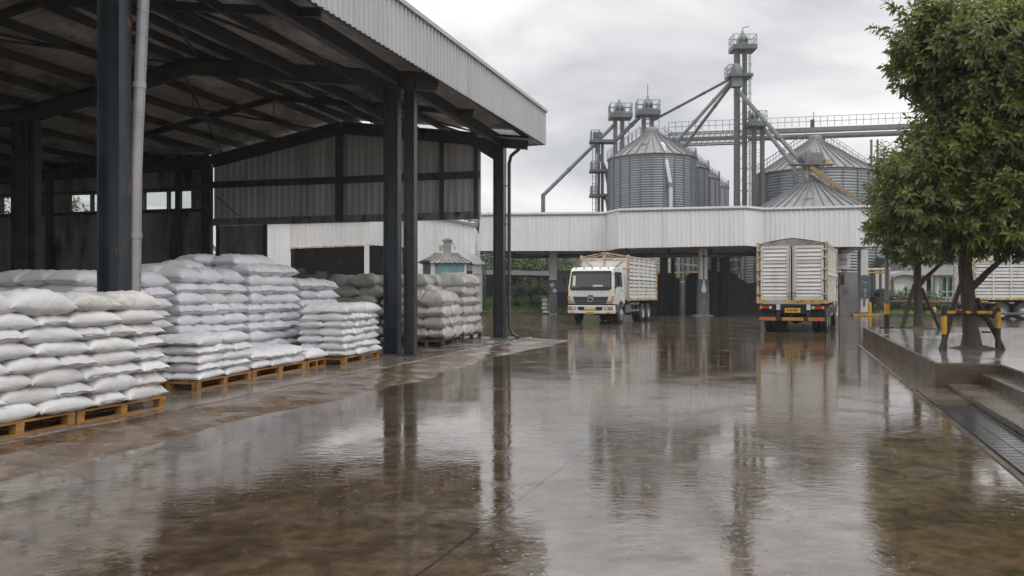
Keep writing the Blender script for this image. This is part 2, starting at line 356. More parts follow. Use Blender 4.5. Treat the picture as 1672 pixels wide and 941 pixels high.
g = MB(); g.quad((-250, -60, 0), (250, -60, 0), (250, 430, 0), (-250, 430, 0))
setting(g.build('yard_ground', M['yard'], fix=False))

# ------------------------------------------------------------------ shed frame of reference
C2 = Vector((-2.55, 19.41, 0))
def S(s, t, z=0.0): return C2+U*s+V*t+Vector((0, 0, z))
ZF = .10                                     # floor of the shed
def tpx(px, s=8.0):
    q = (px-836)/F; o = C2+U*s
    return (o.x-q*o.y)/(.9635+q*.2677)

# floor slab with a worn sloping apron towards the yard
fl = MB()
random.seed(3)
ns = 90; rows = []
for i in range(ns+1):
    s = -26+ (34.9)*i/ns
    e0 = -.88+.05*math.sin(s*.9)+.04*random.uniform(-1, 1); e1 = -2.05+.16*math.sin(s*.55+1)+.09*math.sin(s*1.9)+.08*random.uniform(-1, 1)
    rows.append([S(s, 23.5, ZF), S(s, 6, ZF), S(s, e0+.02, ZF), S(s, e0, ZF-.012), S(s, e0*.6+e1*.4, .062+.018*random.uniform(-1, 1)), S(s, e0*.25+e1*.75, .028+.008*random.uniform(-1, 1)), S(s, e1, -.012)])
k = len(rows[0])
for i in range(ns):
    for j in range(k-1):
        fl.quad(rows[i][j], rows[i+1][j], rows[i+1][j+1], rows[i][j+1], 0 if j < 3 else 1)
# far end of the apron, sloping down round the corner
endp = []
for i in range(9):
    a = i/8; t = -.88+12*a
    endp.append((rows[-1][2].lerp(S(8.9, 12, ZF), a), S(8.9+1.5-.4*math.cos(a*9), -1.0+13*a, -.012)))
for i in range(8): fl.quad(endp[i][0], endp[i+1][0], endp[i+1][1], endp[i][1], 1)
fl.add([rows[-1][2], endp[0][1], rows[-1][6]], [(0, 1, 2)], 1)
setting(fl.build('shed_floor', [M['slab'], M['apron']], fix=False))

# ------------------------------------------------------------------ raised platform, steps and drain on the right
PZ = .41
pc = Vector((6.66, 13.5, 0)); pi = Vector((7.55, 13.3, 0))
def pl(name, pts, z0, z1, mat, bev=.012):
    m = MB(); m.prism([(p[0], p[1], 0) for p in pts], (0, 0, z1), (0, 0, z0)); return m.build(name, mat, bevel=bev)
far = pc+YU*15.3
near = lambda p, k: p-YU*k
ed = pi; e2 = near(pi, 17)
pts = [pc, pi, e2, Vector((44, e2.y, 0)), Vector((44, far.y-2.5, 0)), far]
setting(pl('raised_platform', pts, -.3, PZ, [M['kerb']], .015))
m = MB(); ins = .03
tp = [pc+Vector((ins+.015, -ins, 0))+YU*.05, pi+Vector((ins, -ins*.2+.03, 0)), e2+Vector((ins, .05, 0)), Vector((43.9, e2.y+.05, 0)), Vector((43.9, far.y-2.55, 0)), far+Vector((ins, -ins-.02, 0))]
m.add([(p[0], p[1], PZ+.004) for p in tp], [tuple(range(6))])
setting(m.build('platform_paving', M['paving']))
st = near(pi, .02)-Vector((.27, 0, 0))
setting(pl('step', [st, pi+Vector((.02, -.02, 0)), near(pi, 17.1)+Vector((.02, 0, 0)), near(st, 17.1)], -.3, .255, M['kerb']))
# landing between the step and the drain
yl = Vector((5.66, 11.48, 0))                # edge of the yard along the drain
def yd(k, off): return yl-YU*k+Vector((off*1.054, 0, 0))
setting(pl('landing', [yd(-2.0, .47), pi+Vector((-.25, -.05, 0)), near(pi, 17.2)-Vector((.25, 0, 0)), yd(16.6, .47)], -.3, .10, M['kerb']))
setting(pl('drain_cover_slab', [yd(.06, .006), yd(-1.9, .006), yd(-1.9, .464), yd(.06, .464)], -.3, .035, M['kerb']))
# drain channel cut beside the yard: dark bed just above the ground sheet, low kerb lips, grating
m = MB(); m.add([tuple(yd(.06, .0)+Vector((0, 0, .004))), tuple(yd(17, .0)+Vector((0, 0, .004))), tuple(yd(17, .47)+Vector((0, 0, .004))), tuple(yd(.06, .47)+Vector((0, 0, .004)))], [(0, 1, 2, 3)])
setting(m.build('drain_bed', M['black']))
gr = thing('drain_grating', 'black slotted metal drain grating along the yard edge by the steps', 'drain grating', yd(8, .2))
m = MB(); 
for i in range(52):
    k = .12+i*.32*.5
    m.bar(yd(k, .05)+Vector((0, 0, .014)), yd(k, .42)+Vector((0, 0, .014)), .135, .012)
M['grate'] = mk('wet_iron', (.05, .052, .056), .22, .35, 6, metal=.4)
m.build('grating_bars', M['grate'], gr)
m = MB()
for o in (.035, .235, .435): m.bar(yd(.1, o)+Vector((0, 0, .016)), yd(8.6, o)+Vector((0, 0, .016)), .03, .018)
m.build('grating_rail', M['grate'], gr)
m = MB(); m.bar(yd(-15, -.03)+Vector((0, 0, .004)), yd(17, -.03)+Vector((0, 0, .004)), .05, .018)
setting(m.build('yard_edging', M['kerb']))

# kerb and grass across the far side of the yard
m = MB(); m.obox((-9, 63.5, -.1), (14.2, -.2, 0), (0, .3, 0), (0, 0, .25)); setting(m.build('grass_kerb', M['kerb']))
m = MB(); m.quad((-9, 63.8, .10), (8, 63.6, .10), (8, 88, 1.5), (-9, 88, 1.5)); setting(m.build('lawn', M['soil']))
m = MB(); m.obox((25.3, 57.2, -.1), (30, -3.2, 0), (0, .3, 0), (0, 0, .26)); setting(m.build('planting_kerb', M['kerb']))
m = MB(); m.quad((25.3, 57.5, .12), (55.3, 54.3, .12), (55, 62, .12), (25.3, 62, .12)); setting(m.build('planting_bed', M['soil']))
def zl(y): return .1+(y-63.8)*.0579
def tufts(name, x0, x1, y0, y1, z, n, hh, mat):
    m = MB()
    for i in range(n):
        x = random.uniform(x0, x1); y = random.uniform(y0, y1); z = zl(y) if x0 < 0 else .12; a = random.uniform(0, 6.28); h = hh*random.uniform(.5, 1.3)
        for k in range(3):
            b = a+k*2.1; c = Vector((x+.12*math.cos(b), y+.12*math.sin(b), z)); d = Vector((math.cos(b+1.6), math.sin(b+1.6), 0))*.03
            m.add([c-d, c+d, c+Vector((math.cos(b)*h*.5, math.sin(b)*h*.5, h))], [(0, 1, 2)])
    return tag(m.build(name, mat, fix=False), kind='stuff')
M['grass'] = mk('grass_blades', (.17, .30, .05), .6, .4, .6)
tufts('grass', -8.8, 5.5, 63.9, 84, .15, 6500, .28, M['grass'])
tufts('grass', 25.5, 50, 57.3, 61.5, .12, 1500, .3, M['grass'])
# hills behind
m = MB(); n = 60; vsx = []
for i in range(n+1):
    for j, (y, b) in enumerate(((150, 0), (175, .55), (210, 1.0), (280, 1.1), (420, .8))):
        x = -246+i*8.2
        hh = 9+9*math.sin(x*.011+.6)+5*math.sin(x*.031)+3*math.sin(x*.083+2)
        vsx.append((x, y, -1+max(2, hh)*b*(.62 if x < -30 else .75)))
m.add(vsx, [(i*5+j, (i+1)*5+j, (i+1)*5+j+1, i*5+j+1) for i in range(n) for j in range(4)], 0, True)
setting(m.build('wooded_hills', M['hill']))

# ------------------------------------------------------------------ the open storage shed
shed = thing('storage_shed', 'open steel storage shed with white ribbed fascia sheltering stacked sacks', 'shed', S(-5, 5, 0))
W = 10.45
def zr_(t):                                  # top of the rafters
    if t <= 5.5: return 6.54+.70*(t/5.5)
    if t <= W: return 7.24-.93*((t-5.5)/(W-5.5))
    return 6.31-.35*((t-W)/12)
frames = [-18.06, -9.03, 0, 8.0]
def column(s, t, d, b, top, mat=None, base=True):
    m = MB(); p = S(s, t, ZF+.02); q = S(s, t, top)
    m.ibeam(p, q, b, d, V, .022)
    c = m.build('column', mat or M['steel'], shed)
    if base:
        k = MB(); k.obox(S(s, t, ZF)-U*(b*.5+.09)-V*(d*.5+.09), U*(b+.18), V*(d+.18), (0, 0, .03))
        for bs_ in (-1, 1):
            for bt_ in (-1, 1): bc = S(s, t, ZF+.03)+U*(b*.5+.05)*bs_+V*(d*.5+.05)*bt_; k.tube(bc, bc+Vector((0, 0, .035)), .018, n=6)
        k.build('base_plate', M['steel_in'], c)
for s in frames:
    if s == 0:
        column(s, .17, .35, .22, 6.3); column(s, -.27, .25, .2, 6.3)
    else: column(s, 0, .33, .22, 6.3)
    column(s, W+.18, .34, .2, zr_(W)-.35, M['steel_in']); 
    if s < 8: column(s, W-.3, .26, .2, zr_(W)-.35, M['steel_in'])
    # rafters in three runs
    for (a, b) in ((-.95, 5.5), (5.5, W), (W, 22.4)):
        m = MB(); m.ibeam(S(s, a, zr_(a)-.2), S(s, b, zr_(b)-.2), .18, .4, (0, 0, 1), .022); m.build('rafter', M['steel_in'], shed)
    m = MB(); m.add([S(s-.01, .1, 6.2), S(s-.01, .1, 5.7), S(s-.01, 1.0, zr_(1.0)-.4), S(s+.01, .1, 6.2), S(s+.01, .1, 5.7), S(s+.01, 1.0, zr_(1.0)-.4)], [(0, 1, 2), (3, 5, 4), (0, 3, 4, 1), (1, 4, 5, 2), (2, 5, 3, 0)]); m.build('haunch', M['steel_in'], shed)
# eave strut, purlins
m = MB(); m.ibeam(S(-26, 0, 6.36), S(8.2, 0, 6.36), .16, .3); m.build('eave_strut', M['steel_in'], shed)
for t in (-.78, .75, 1.95, 3.1, 4.2, 5.2, 5.85, 7.0, 8.2, 9.3, W-.1, 12.6, 14.8, 17, 19.2, 21.4):
    m = MB(); m.bar(S(-26, t, zr_(t)+.09), S(8.9, t, zr_(t)+.09), .075, .18); m.build('purlin', M['steel_in'], shed)
for (s0, s1, t0, t1) in ((-9.03, 0, .3, 5.2), (0, 8, 5.2, .3), (-9.03, 0, 10.0, 5.8), (0, 8, 5.8, 10)):
    m = MB(); m.tube(S(s0, t0, zr_(t0)-.06), S(s1, t1, zr_(t1)-.06), .028, n=6); m.build('tie_rod', M['steel_in'], shed)
random.seed(8)
for s0, s1 in ((-18.06, -9.03), (-9.03, 0), (0, 8.0)):
    for (ta, tb) in ((1.3, 3.7), (3.7, 1.3), (8.6, 6.4)):
        m = MB(); m.bar(S(s0, ta, zr_(ta)-.02), S(s1, tb, zr_(tb)-.02), .06, .05); m.build('wind_brace', M['steel_in'], shed)
    for t in (2.55, 7.6):
        m = MB(); m.bar(S(s0, t, zr_(t)-.25), S(s1, t, zr_(t)-.25), .10, .14); m.build('lower_beam', M['steel_in'], shed)
    sm_ = (s0+s1)/2
    m = MB(); m.ibeam(S(sm_, -.45, zr_(-.45)-.09), S(sm_, 5.5, zr_(5.5)-.09), .1, .16); m.build('secondary_rafter', M['steel_in'], shed)
    m = MB(); m.ibeam(S(sm_, 5.5, zr_(5.5)-.09), S(sm_, W, zr_(W)-.09), .1, .16); m.build('secondary_rafter', M['steel_in'], shed)
m = MB(); pts_ = [S(-14+i*.5, .45, 6.05-.10*math.sin((i % 12)/12*math.pi)) for i in range(44)]; m.path(pts_, .012, 5); m.build('slack_cable', M['black'], shed)
for (s, t) in ((3.4, 4.2), (5.2, 3.1), (4.4, 5.85), (2.2, 7.0)):
    m = MB(); m.tube(S(s, t, zr_(t)+.05), S(s, t, zr_(t)-.55), .016, n=6); m.tube(S(s, t, zr_(t)-.55), S(s-.4, t-.3, zr_(t)-.56), .012, n=6); m.build('hanger_rod', M['steel_in'], shed)
# fascia line and roof sheets
fa0 = Vector((1.045, 27.2, 0)); fad = Vector((.3054, .9522, 0)); fan = Vector((.9522, -.3054, 0))
def fas(k): return fa0-fad*k
for (a, b) in ((None, 5.5), (5.5, W), (W, 22.6)):
    m = MB()
    if a is None:
        e0, e1 = fas(31), fas(.05); e0 = e0+Vector((0, 0, 6.62)); e1 = e1+Vector((0, 0, 6.62))
    else: e0, e1 = S(-26, a, zr_(a)+.19), S(8.75, a, zr_(a)+.19)
    m.corr(e0, e1, S(-26, b, zr_(b)+.19), S(8.75, b, zr_(b)+.19), .27, .035, (0, 0, 1)); m.build('roof_sheet', M['roof_under'], shed, fix=False)
z = Vector((0, 0, 1))
m = MB(); m.corr(fas(30)+z*6.22, fas(0)+z*6.22, fas(30)+z*7.27, fas(0)+z*7.27, .19, .042, fan)
fo = m.build('fascia', M['fascia'], shed, fix=False)
m = MB(); m.bar(fas(30)+z*7.29+fan*.02, fas(-.04)+z*7.29+fan*.02, .13, .09); m.build('cap_flashing', M['cap'], fo)
m = MB(); m.bar(fas(30)+z*6.24-fan*.03, fas(0)+z*6.24-fan*.03, .05, .04); m.bar(fas(30)+z*6.5-fan*.06, fas(0)+z*6.5-fan*.06, .1, .16); m.build('fascia_rail', M['steel_in'], fo)
# gable-end fascia, turning the far corner
gb = [fas(0), S(8.75, 22, 0)]
m = MB(); m.corr(gb[0]+z*6.22, gb[0]-fan*2.2+z*6.22+fad*.2, gb[0]+z*7.27, gb[0]-fan*2.2+z*7.27+fad*.2, .19, .028, fad); m.build('end_fascia', M['fascia'], shed, fix=False)
m = MB(); m.add([fas(0)+z*6.24, fas(0)-fan*2.2+fad*.15+z*6.45, fas(.9)-fan*2.0+z*6.5, fas(.9)+z*6.26], [(0, 1, 2, 3)]); m.build('soffit', M['clad'], shed)
# downpipes
m = MB(); b0 = S(-8.85, -.14, ZF); m.path([b0, b0+Vector((.03, 0, 3.0)), b0+Vector((.13, 0, 5.3)), b0+Vector((.32, .05, 5.62)), b0+Vector((.62, .1, 5.95)), b0+Vector((.66, .1, 6.3))], .074, 12)
m.lathe([(.085, 0), (.085, .07)], b0+Vector((.02, 0, 2.1)), 12); m.lathe([(.085, 0), (.085, .07)], b0+Vector((.07, 0, 4.0)), 12); m.build('downpipe', M['pipe'], shed)
m = MB(); b0 = S(8.0, -.33, ZF)
m.path([b0+Vector((.3, -.1, .03)), b0+Vector((.12, 0, .12)), b0+Vector((0, 0, .35)), b0+Vector((0, 0, 5.5)), b0+Vector((.06, 0, 5.75)), b0+Vector((.3, 0, 5.95)), b0+Vector((.42, 0, 6.15)), b0+Vector((.45, 0, 6.4))], .055, 10)
dp = m.build('downpipe', M['pipe_dark'], shed)
for zz in (1.2, 2.4, 3.6, 4.8):
    m = MB(); m.bar(b0+Vector((-.2, 0, zz)), b0+Vector((.03, 0, zz)), .03, .03); m.build('pipe_clip', M['pipe_dark'], dp)
m = MB(); b0 = S(8.0, -.16, ZF); m.tube(b0+Vector((.06, -.05, 0)), b0+Vector((.06, -.05, 6.1)), .02, n=6); m.build('cable_conduit', M['pipe_dark'], shed)
# far gable: hanging cladding over the wide opening
GS = 8.14
t0, t1 = tpx(783), W
m = MB(); ts = [t0, 5.5, t1]
for a, b in ((t0, 5.5), (5.5, t1)):
    m.corr(S(GS, b, 4.0), S(GS, a, 4.0), S(GS, b, zr_(b)-.33), S(GS, a, zr_(a)-.33), .24, .03, -U)
m.build('gable_cladding', M['clad'], shed, fix=False)
for zz, hgt, mat in ((4.0, .24, 'girt'), (5.3, .22, 'steel_in')):
    m = MB(); m.bar(S(GS-.10, t1, zz), S(GS-.10, t0, zz), .12, hgt); m.build('girt', M[mat], shed)
for px in (555, 722, 778):
    t = tpx(px); m = MB(); m.bar(S(GS-.19, t, 3.9), S(GS-.19, t, zr_(t)-.3), .07, .26 if px < 700 else .14, V); m.build('gable_post', M['steel_in'], shed)
m = MB(); m.tube(S(GS-.12, tpx(353), 4.9), S(GS-.12, tpx(390), 4.2), .02, n=6); m.build('brace', M['steel_in'], shed)
# stained panel under the beam, left of the opening, and the back wall with its strip of windows
m = MB(); m.obox(S(GS-.02, tpx(352), ZF), V*(tpx(430)-tpx(352)), U*.12, (0, 0, 3.78)); m.build('stained_panel', M['dirty_wall'], shed)
m = MB(); m.bar(S(GS-.06, tpx(431), ZF), S(GS-.06, tpx(431), 3.88), .06, .14, V); m.bar(S(GS-.09, tpx(354), ZF), S(GS-.09, tpx(354), 3.88), .1, .08, V); m.build('panel_post', M['steel_in'], shed)
tb0, tb1 = W+.3, 22.6; zb, zt = 4.50, 5.18
m = MB(); m.obox(S(GS, tb0, ZF), V*(tb1-tb0), U*.15, (0, 0, zb-ZF)); m.build('back_wall', M['dirty_wall'], shed)
m = MB(); m.obox(S(GS, tb0, zt), V*(tb1-tb0), U*.15, (0, 0, 1.25)); m.build('upper_wall', M['dirty_wall'], shed)
wins = [(312, 275), (272, 235), (211, 207), (162, 150), (147, 113), (58, 54), (28, 2)]
last = tb0
mg = bpy.data.materials.new('window_glass'); mg.use_nodes = True; nt = mg.node_tree
gl = nd(nt, 'ShaderNodeBsdfGlossy', Roughness=.03); tr = nd(nt, 'ShaderNodeBsdfTransparent'); tr.inputs[0].default_value = (.86, .89, .87, 1)
mx = nd(nt, 'ShaderNodeMixShader', Fac=.07); nt.links.new(tr.outputs[0], mx.inputs[1]); nt.links.new(gl.outputs[0], mx.inputs[2]); nt.links.new(mx.outputs[0], nt.nodes['Material Output'].inputs[0])
M['glass'] = mg
def pier(a, b):
    m = MB(); m.obox(S(GS, a, zb), V*(b-a), U*.15, (0, 0, zt-zb)); m.build('wall_pier', M['dirty_wall'], shed)
for (pa, pb) in wins:
    a, b = tpx(pa, GS), tpx(pb, GS)
    pier(last, a); last = b
    m = MB(); e = .035
    m.obox(S(GS+.05, a, zb), V*e, U*.05, (0, 0, zt-zb)); m.obox(S(GS+.05, b-e, zb), V*e, U*.05, (0, 0, zt-zb))
    m.obox(S(GS+.05, a+e, zb), V*(b-a-2*e), U*.05, (0, 0, e)); m.obox(S(GS+.05, a+e, zt-e), V*(b-a-2*e), U*.05, (0, 0, e))
    wf = m.build('window', M['steel_in'], shed)
    m = MB(); m.obox(S(GS+.07, a+e, zb+e), V*(b-a-2*e), U*.006, (0, 0, zt-zb-2*e)); m.build('pane', M['glass'], wf)
pier(last, tb1)
m = MB(); m.bar(S(GS-.04, tb0, zb-.06), S(GS-.04, tb1, zb-.06), .08, .1); m.bar(S(GS-.04, tb0, zt+.05), S(GS-.04, tb1, zt+.05), .08, .08); m.build('window_rail', M['steel_in'], shed)
for t in (11.8, 14.6, 17.4, 20.2): 
    m = MB(); m.bar(S(GS-.13, t, ZF), S(GS-.13, t, 6.0), .14, .2, V); m.build('wall_post', M['steel_in'], shed)
m = MB(); m.obox(S(-26, 22.6, ZF), U*34.2, V*.15, (0, 0, 5.8)); m.build('side_wall', M['dirty_wall'], shed)  # out-of-view wall added to keep the left nave dark
# ------------------------------------------------------------------ woven sacks and pallets
ORD = ['bottom', 'second', 'third', 'fourth', 'fifth', 'sixth', 'seventh', 'eighth', 'ninth', 'tenth', 'eleventh']
NTH = ['first', 'second', 'third', 'fourth', 'fifth', 'sixth', 'seventh', 'eighth', 'ninth', 'tenth', 'eleventh', 'twelfth']
def sack_mat(name, c, dirt=(), warm=None):
    m = bpy.data.materials.new(name); m.use_nodes = True; nt = m.node_tree; L = nt.links.new
    b = nt.nodes['Principled BSDF']; tc = nd(nt, 'ShaderNodeTexCoord'); oi = nd(nt, 'ShaderNodeObjectInfo')
    va = nd(nt, 'ShaderNodeVectorMath', operation='MULTIPLY_ADD'); va.inputs[1].default_value = (37, 61, 53)
    L(oi.outputs['Random'], va.inputs[0]); L(tc.outputs['Object'], va.inputs[2]); co = va.outputs[0]
    n = nd(nt, 'ShaderNodeTexNoise', Scale=2.2, Detail=5.0, Roughness=.6); L(co, n.inputs['Vector'])
    col = mixc(nt, ramp(nt, n.outputs[0], .3, .7), sc(c, .90), sc(c, 1.06))
    mr = nd(nt, 'ShaderNodeMapRange'); mr.inputs[3].default_value = .86; mr.inputs[4].default_value = 1.03
    L(oi.outputs['Random'], mr.inputs[0]); col = mixc(nt, 1.0, col, mr.outputs[0], 'MULTIPLY')
    for (dc, lo, hi, s, amt) in dirt:
        n2 = nd(nt, 'ShaderNodeTexNoise', Scale=s, Detail=6.0, Roughness=.65, Distortion=.4); L(co, n2.inputs['Vector'])
        mu = nd(nt, 'ShaderNodeMath', operation='MULTIPLY'); mu.inputs[1].default_value = amt
        L(ramp(nt, n2.outputs[0], lo, hi), mu.inputs[0]); col = mixc(nt, mu.outputs[0], col, dc)
    L(col, b.inputs['Base Color']); b.inputs['Roughness'].default_value = .46; b.inputs['Specular IOR Level'].default_value = .45
    b.inputs['Sheen Weight'].default_value = .15
    # weave and creases
    w = nd(nt, 'ShaderNodeTexNoise', Scale=7.0, Detail=4.0, Roughness=.55, Distortion=1.2); L(co, w.inputs['Vector'])
    w2 = nd(nt, 'ShaderNodeTexNoise', Scale=150.0, Detail=1.0); mp = nd(nt, 'ShaderNodeMapping'); mp.inputs['Scale'].default_value = (.35, 1, 1); L(co, mp.inputs[0]); L(mp.outputs[0], w2.inputs['Vector'])
    b1 = nd(nt, 'ShaderNodeBump', Strength=.45, Distance=.035); L(w.outputs[0], b1.inputs['Height'])
    b2 = nd(nt, 'ShaderNodeBump', Strength=.12, Distance=.004); L(w2.outputs[0], b2.inputs['Height']); L(b1.outputs[0], b2.inputs['Normal'])
    L(b2.outputs[0], b.inputs['Normal'])
    return m
M['sack'] = sack_mat('sack_white', (.75, .75, .775), [((.42, .37, .33), .62, .75, 3.0, .4)])
M['sack_front'] = sack_mat('sack_offwhite', (.67, .675, .67), [((.40, .35, .28), .60, .76, 2.4, .45)])
M['sack_stain'] = sack_mat('sack_stained', (.66, .655, .63), [((.27, .21, .15), .45, .62, 2.0, .62)])
M['sack_lilac'] = sack_mat('sack_lilac', (.745, .742, .775), [((.45, .36, .34), .63, .75, 3.0, .5)])
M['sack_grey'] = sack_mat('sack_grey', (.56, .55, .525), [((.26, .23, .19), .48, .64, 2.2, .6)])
M['seam'] = mk('sack_seam', (.60, .55, .54), .7, .25, 30, dirt=[((.42, .22, .20), .58, .64, 18, (1, 1, 1))])
def sack_mesh(name, seed, L, Wd, T):
    rs = random.Random(seed); N, Q = 22, 14
    ph = [rs.uniform(0, 6.28) for _ in range(10)]; lop = rs.uniform(-.1, .1); sag = rs.uniform(.0, .018)
    bulge = [rs.uniform(-.10, .10) for _ in range(4)]; ear = [rs.uniform(.02, .09) for _ in range(4)]
    def pt(u, v, top):
        cu = 1 if u > 0 else -1; cv = 1 if v > 0 else -1
        e = ear[(0 if u < 0 else 1)+(0 if v < 0 else 2)]
        x = L/2*u*(.955+.045*abs(v)**3)+L*.012*math.sin(v*3+ph[0])*abs(u)**3
        y = Wd/2*v*((.95-.03*math.sin(u*2.4+ph[1]))+(.0+e)*abs(u)**5*abs(v)**2)
        f = (max(0, 1-abs(u)**3.3))**.52*(max(0, 1-abs(v)**3.7))**.43
        f *= 1+bulge[0]*math.sin(u*2.2+ph[2])+bulge[1]*math.cos(v*2+ph[3])
        z = T*(.66 if top else -.50)*f
        wr = abs(u)**2.5*(1-abs(u)**6)
        z += (.014*math.sin(v*10+ph[4]+u*2)+.009*math.sin(v*17+ph[5]))*wr*T/.15*(1 if top else -.6)
        z += .006*math.sin(u*7+v*5+ph[6])*f*T/.15+.004*math.sin(u*13-v*9+ph[7])*f*T/.15
        z -= (sag+.03*T)*abs(u)**4+.012*abs(v)**6*(1-f)
        return (x, y+lop*.05*u*u, z)
    vs = []; fs = []; idx = {}
    for top in (0, 1):
        for i in range(N+1):
            for j in range(Q+1):
                u = math.sin((i/N-.5)*math.pi*.999)/math.sin(.4995*math.pi); v = math.sin((j/Q-.5)*math.pi*.999)/math.sin(.4995*math.pi)
                edge = i in (0, N) or j in (0, Q)
                if edge and top: idx[(1, i, j)] = idx[(0, i, j)]; continue
                idx[(top, i, j)] = len(vs); vs.append(pt(u, v, top))
    for i in range(N):
        for j in range(Q):
            a = [idx[(1, i, j)], idx[(1, i+1, j)], idx[(1, i+1, j+1)], idx[(1, i, j+1)]]; fs.append(tuple(a))
            a = [idx[(0, i, j)], idx[(0, i, j+1)], idx[(0, i+1, j+1)], idx[(0, i+1, j)]]; fs.append(tuple(a))
    nf = len(fs)
    # stitched seam flaps at both ends
    for i, sg in ((0, -1), (N, 1)):
        r = []
        for j in range(Q+1):
            p = vs[idx[(0, i, j)]]; r.append(len(vs)); dz = .006*math.sin(j*1.3+ph[8])
            vs.append((p[0]+sg*(.016+.004*math.sin(j*2.1+ph[9])), p[1]*1.0, p[2]+dz-.004))
        for j in range(Q): fs.append((idx[(0, i, j)], idx[(0, i, j+1)], r[j+1], r[j]))
    me = bpy.data.meshes.new(name); me.from_pydata(vs, [], fs)
    me.polygons.foreach_set('use_smooth', [True]*len(fs))
    mi = [0]*nf+[1]*(len(fs)-nf); me.polygons.foreach_set('material_index', mi)
    return me
SM = {}
def meshes(kind, mat, L, Wd, T):
    out = []
    for k in range(7):
        me = sack_mesh('sack', hash((kind, k)) % 9999 if False else sum(map(ord, kind))*7+k, L, Wd, T)
        me.materials.append(mat); me.materials.append(M['seam']); out.append(me)
    SM[kind] = out
meshes('white', M['sack'], .72, .50, .16)
meshes('front', M['sack_front'], .72, .47, .16)
meshes('stain', M['sack_stain'], .72, .47, .17)
meshes('lilac', M['sack_lilac'], .72, .50, .2)
meshes('grey', M['sack_grey'], .80, .62, .30)
BASE = {'white': (.72, .50, .16), 'front': (.72, .47, .16), 'stain': (.72, .47, .17), 'lilac': (.72, .50, .2), 'grey': (.80, .62, .30)}
NS = [0]
def sack(kind, pos, yaw, L, Wd, T, label, group, tilt=(0, 0)):
    b = BASE[kind]; me = random.choice(SM[kind])
    o = bpy.data.objects.new('sack', me); COL.objects.link(o)
    j = lambda a: 1+random.uniform(-a, a)
    fl = random.choice((0, math.pi))
    o.location = pos; o.rotation_euler = (tilt[0]+random.uniform(-.03, .03), tilt[1]+random.uniform(-.03, .03), yaw+fl+random.uniform(-.085, .085))
    o.scale = (L/b[0]*j(.05), Wd/b[1]*j(.07), T/b[2]*j(.10))
    NS[0] += 1
    return tag(o, label, 'sack', group)

def pallet_tree(mat, label, L, Wd):
    t = thing('pallet', label, 'pallet', (0, 0, 0)); hh = .145
    m = MB(); n = 7; bw = Wd/n*.78
    # local x along the long (visible) side, y into the stack
    for i in range(n): m.box((L/2, bw/2+i*(Wd-bw)/(n-1), hh-.011), (L, bw, .022))
    m.build('deck_boards', mat, t, bevel=.003)
    for y in (.05, Wd/2, Wd-.05):
        m = MB(); m.box((L/2, y, .010), (L, .09, .02)); m.build('base_board', mat, t, bevel=.003)
    for x in (.05, L/2, L-.05):
        m = MB(); m.box((x, Wd/2, .1085), (.1, Wd, .026))
        for y in (.05, Wd/2, Wd-.05): m.box((x, y, .0585), (.097, .088, .076))
        m.build('stringer', mat, t, bevel=.003)
    return t
PN = pallet_tree(M['wood'], 'x', 1.36, 1.0); PO = pallet_tree(M['wood_old'], 'x', 1.9, 1.1)
PUSED = {}
def pallet(p, d, L, Wd, label, old=False, hs=1.0):
    src = PO if old else PN
    if not PUSED.get(old): o = src; PUSED[old] = True
    else: o = copy_tree(src)
    o.location = p; o.rotation_euler = (0, 0, math.atan2(d.y, d.x))
    o.scale = (L/(1.9 if old else 1.36), Wd/(1.1 if old else 1.0), hs)
    o['label'] = label; o['group'] = 'old grey pallets' if old else 'yellow wooden pallets'
    return o

def frame_of(near, farpt):
    d = Vector((farpt.x-near.x, farpt.y-near.y, 0)); L = d.length; d.normalize()
    return Vector((near.x, near.y, 0)), d, Vector((-d.y, d.x, 0)), L

def stack(phrase, kind, o, d, n, Lu, Lv, z0, layers, pitch, group, lo=0, end='near', crown=0, rows=2, mixk=None, over=.06, skip=None):
    """individual sacks laid in alternating layers; only the ones on the outside are built"""
    yaw = math.atan2(d.y, d.x); T = pitch*1.16
    for k in range(lo, layers):
        top = k == layers-1; z = z0+pitch*(k+.45)
        odd = k % 2
        kk = kind if not mixk else (mixk if k >= layers-1 else kind)
        cells = []
        nu = max(1, round(Lu/.72)) if kind != 'grey' else max(1, round(Lu/.95))
        if not odd:
            for r in range(rows):
                for i in range(nu): cells.append((i*Lu/nu, r*Lv/rows, Lu/nu, Lv/rows, i, r, nu, True))
        else:
            nf = nu+1; dep = Lv*.62 if rows == 2 else Lv*.46
            for i in range(nf): cells.append((i*Lu/nf, 0, Lu/nf, dep, i, 0, nf, False))
            for i in range(nu): cells.append((i*Lu/nu, dep, Lu/nu, Lv-dep, i, 1, nu, True))
        ins = .012*k
        for (x, y, a, b, i, r, cnt, along) in cells:
            if not top and r > 0 and i > 0: continue
            if skip and skip(k, i, r): continue
            c = o+d*(ins*.5+x*(1-ins/Lu)+a/2+random.uniform(-.018, .018))+n*(ins*.6+y*(1-ins/Lv)+b/2+random.uniform(-.02, .02))
            if along: L_, W_, yw = a+over, b+over*.8, yaw
            else: L_, W_, yw = b+over, a+over*.8, yaw+math.pi/2
            row = '' if r == 0 else (' back row' if r == rows-1 else ' middle row')
            lay = 'top' if top else ORD[k]
            lab = f'{"long" if along else "end-on"} sack, {lay} layer{row}, {NTH[i]} from {end} end, {phrase}'
            sack(kk, Vector((c.x, c.y, z+(.02 if top else 0))), yw, L_, W_, T*(1.12 if top else 1), lab, group)

fr = [0]
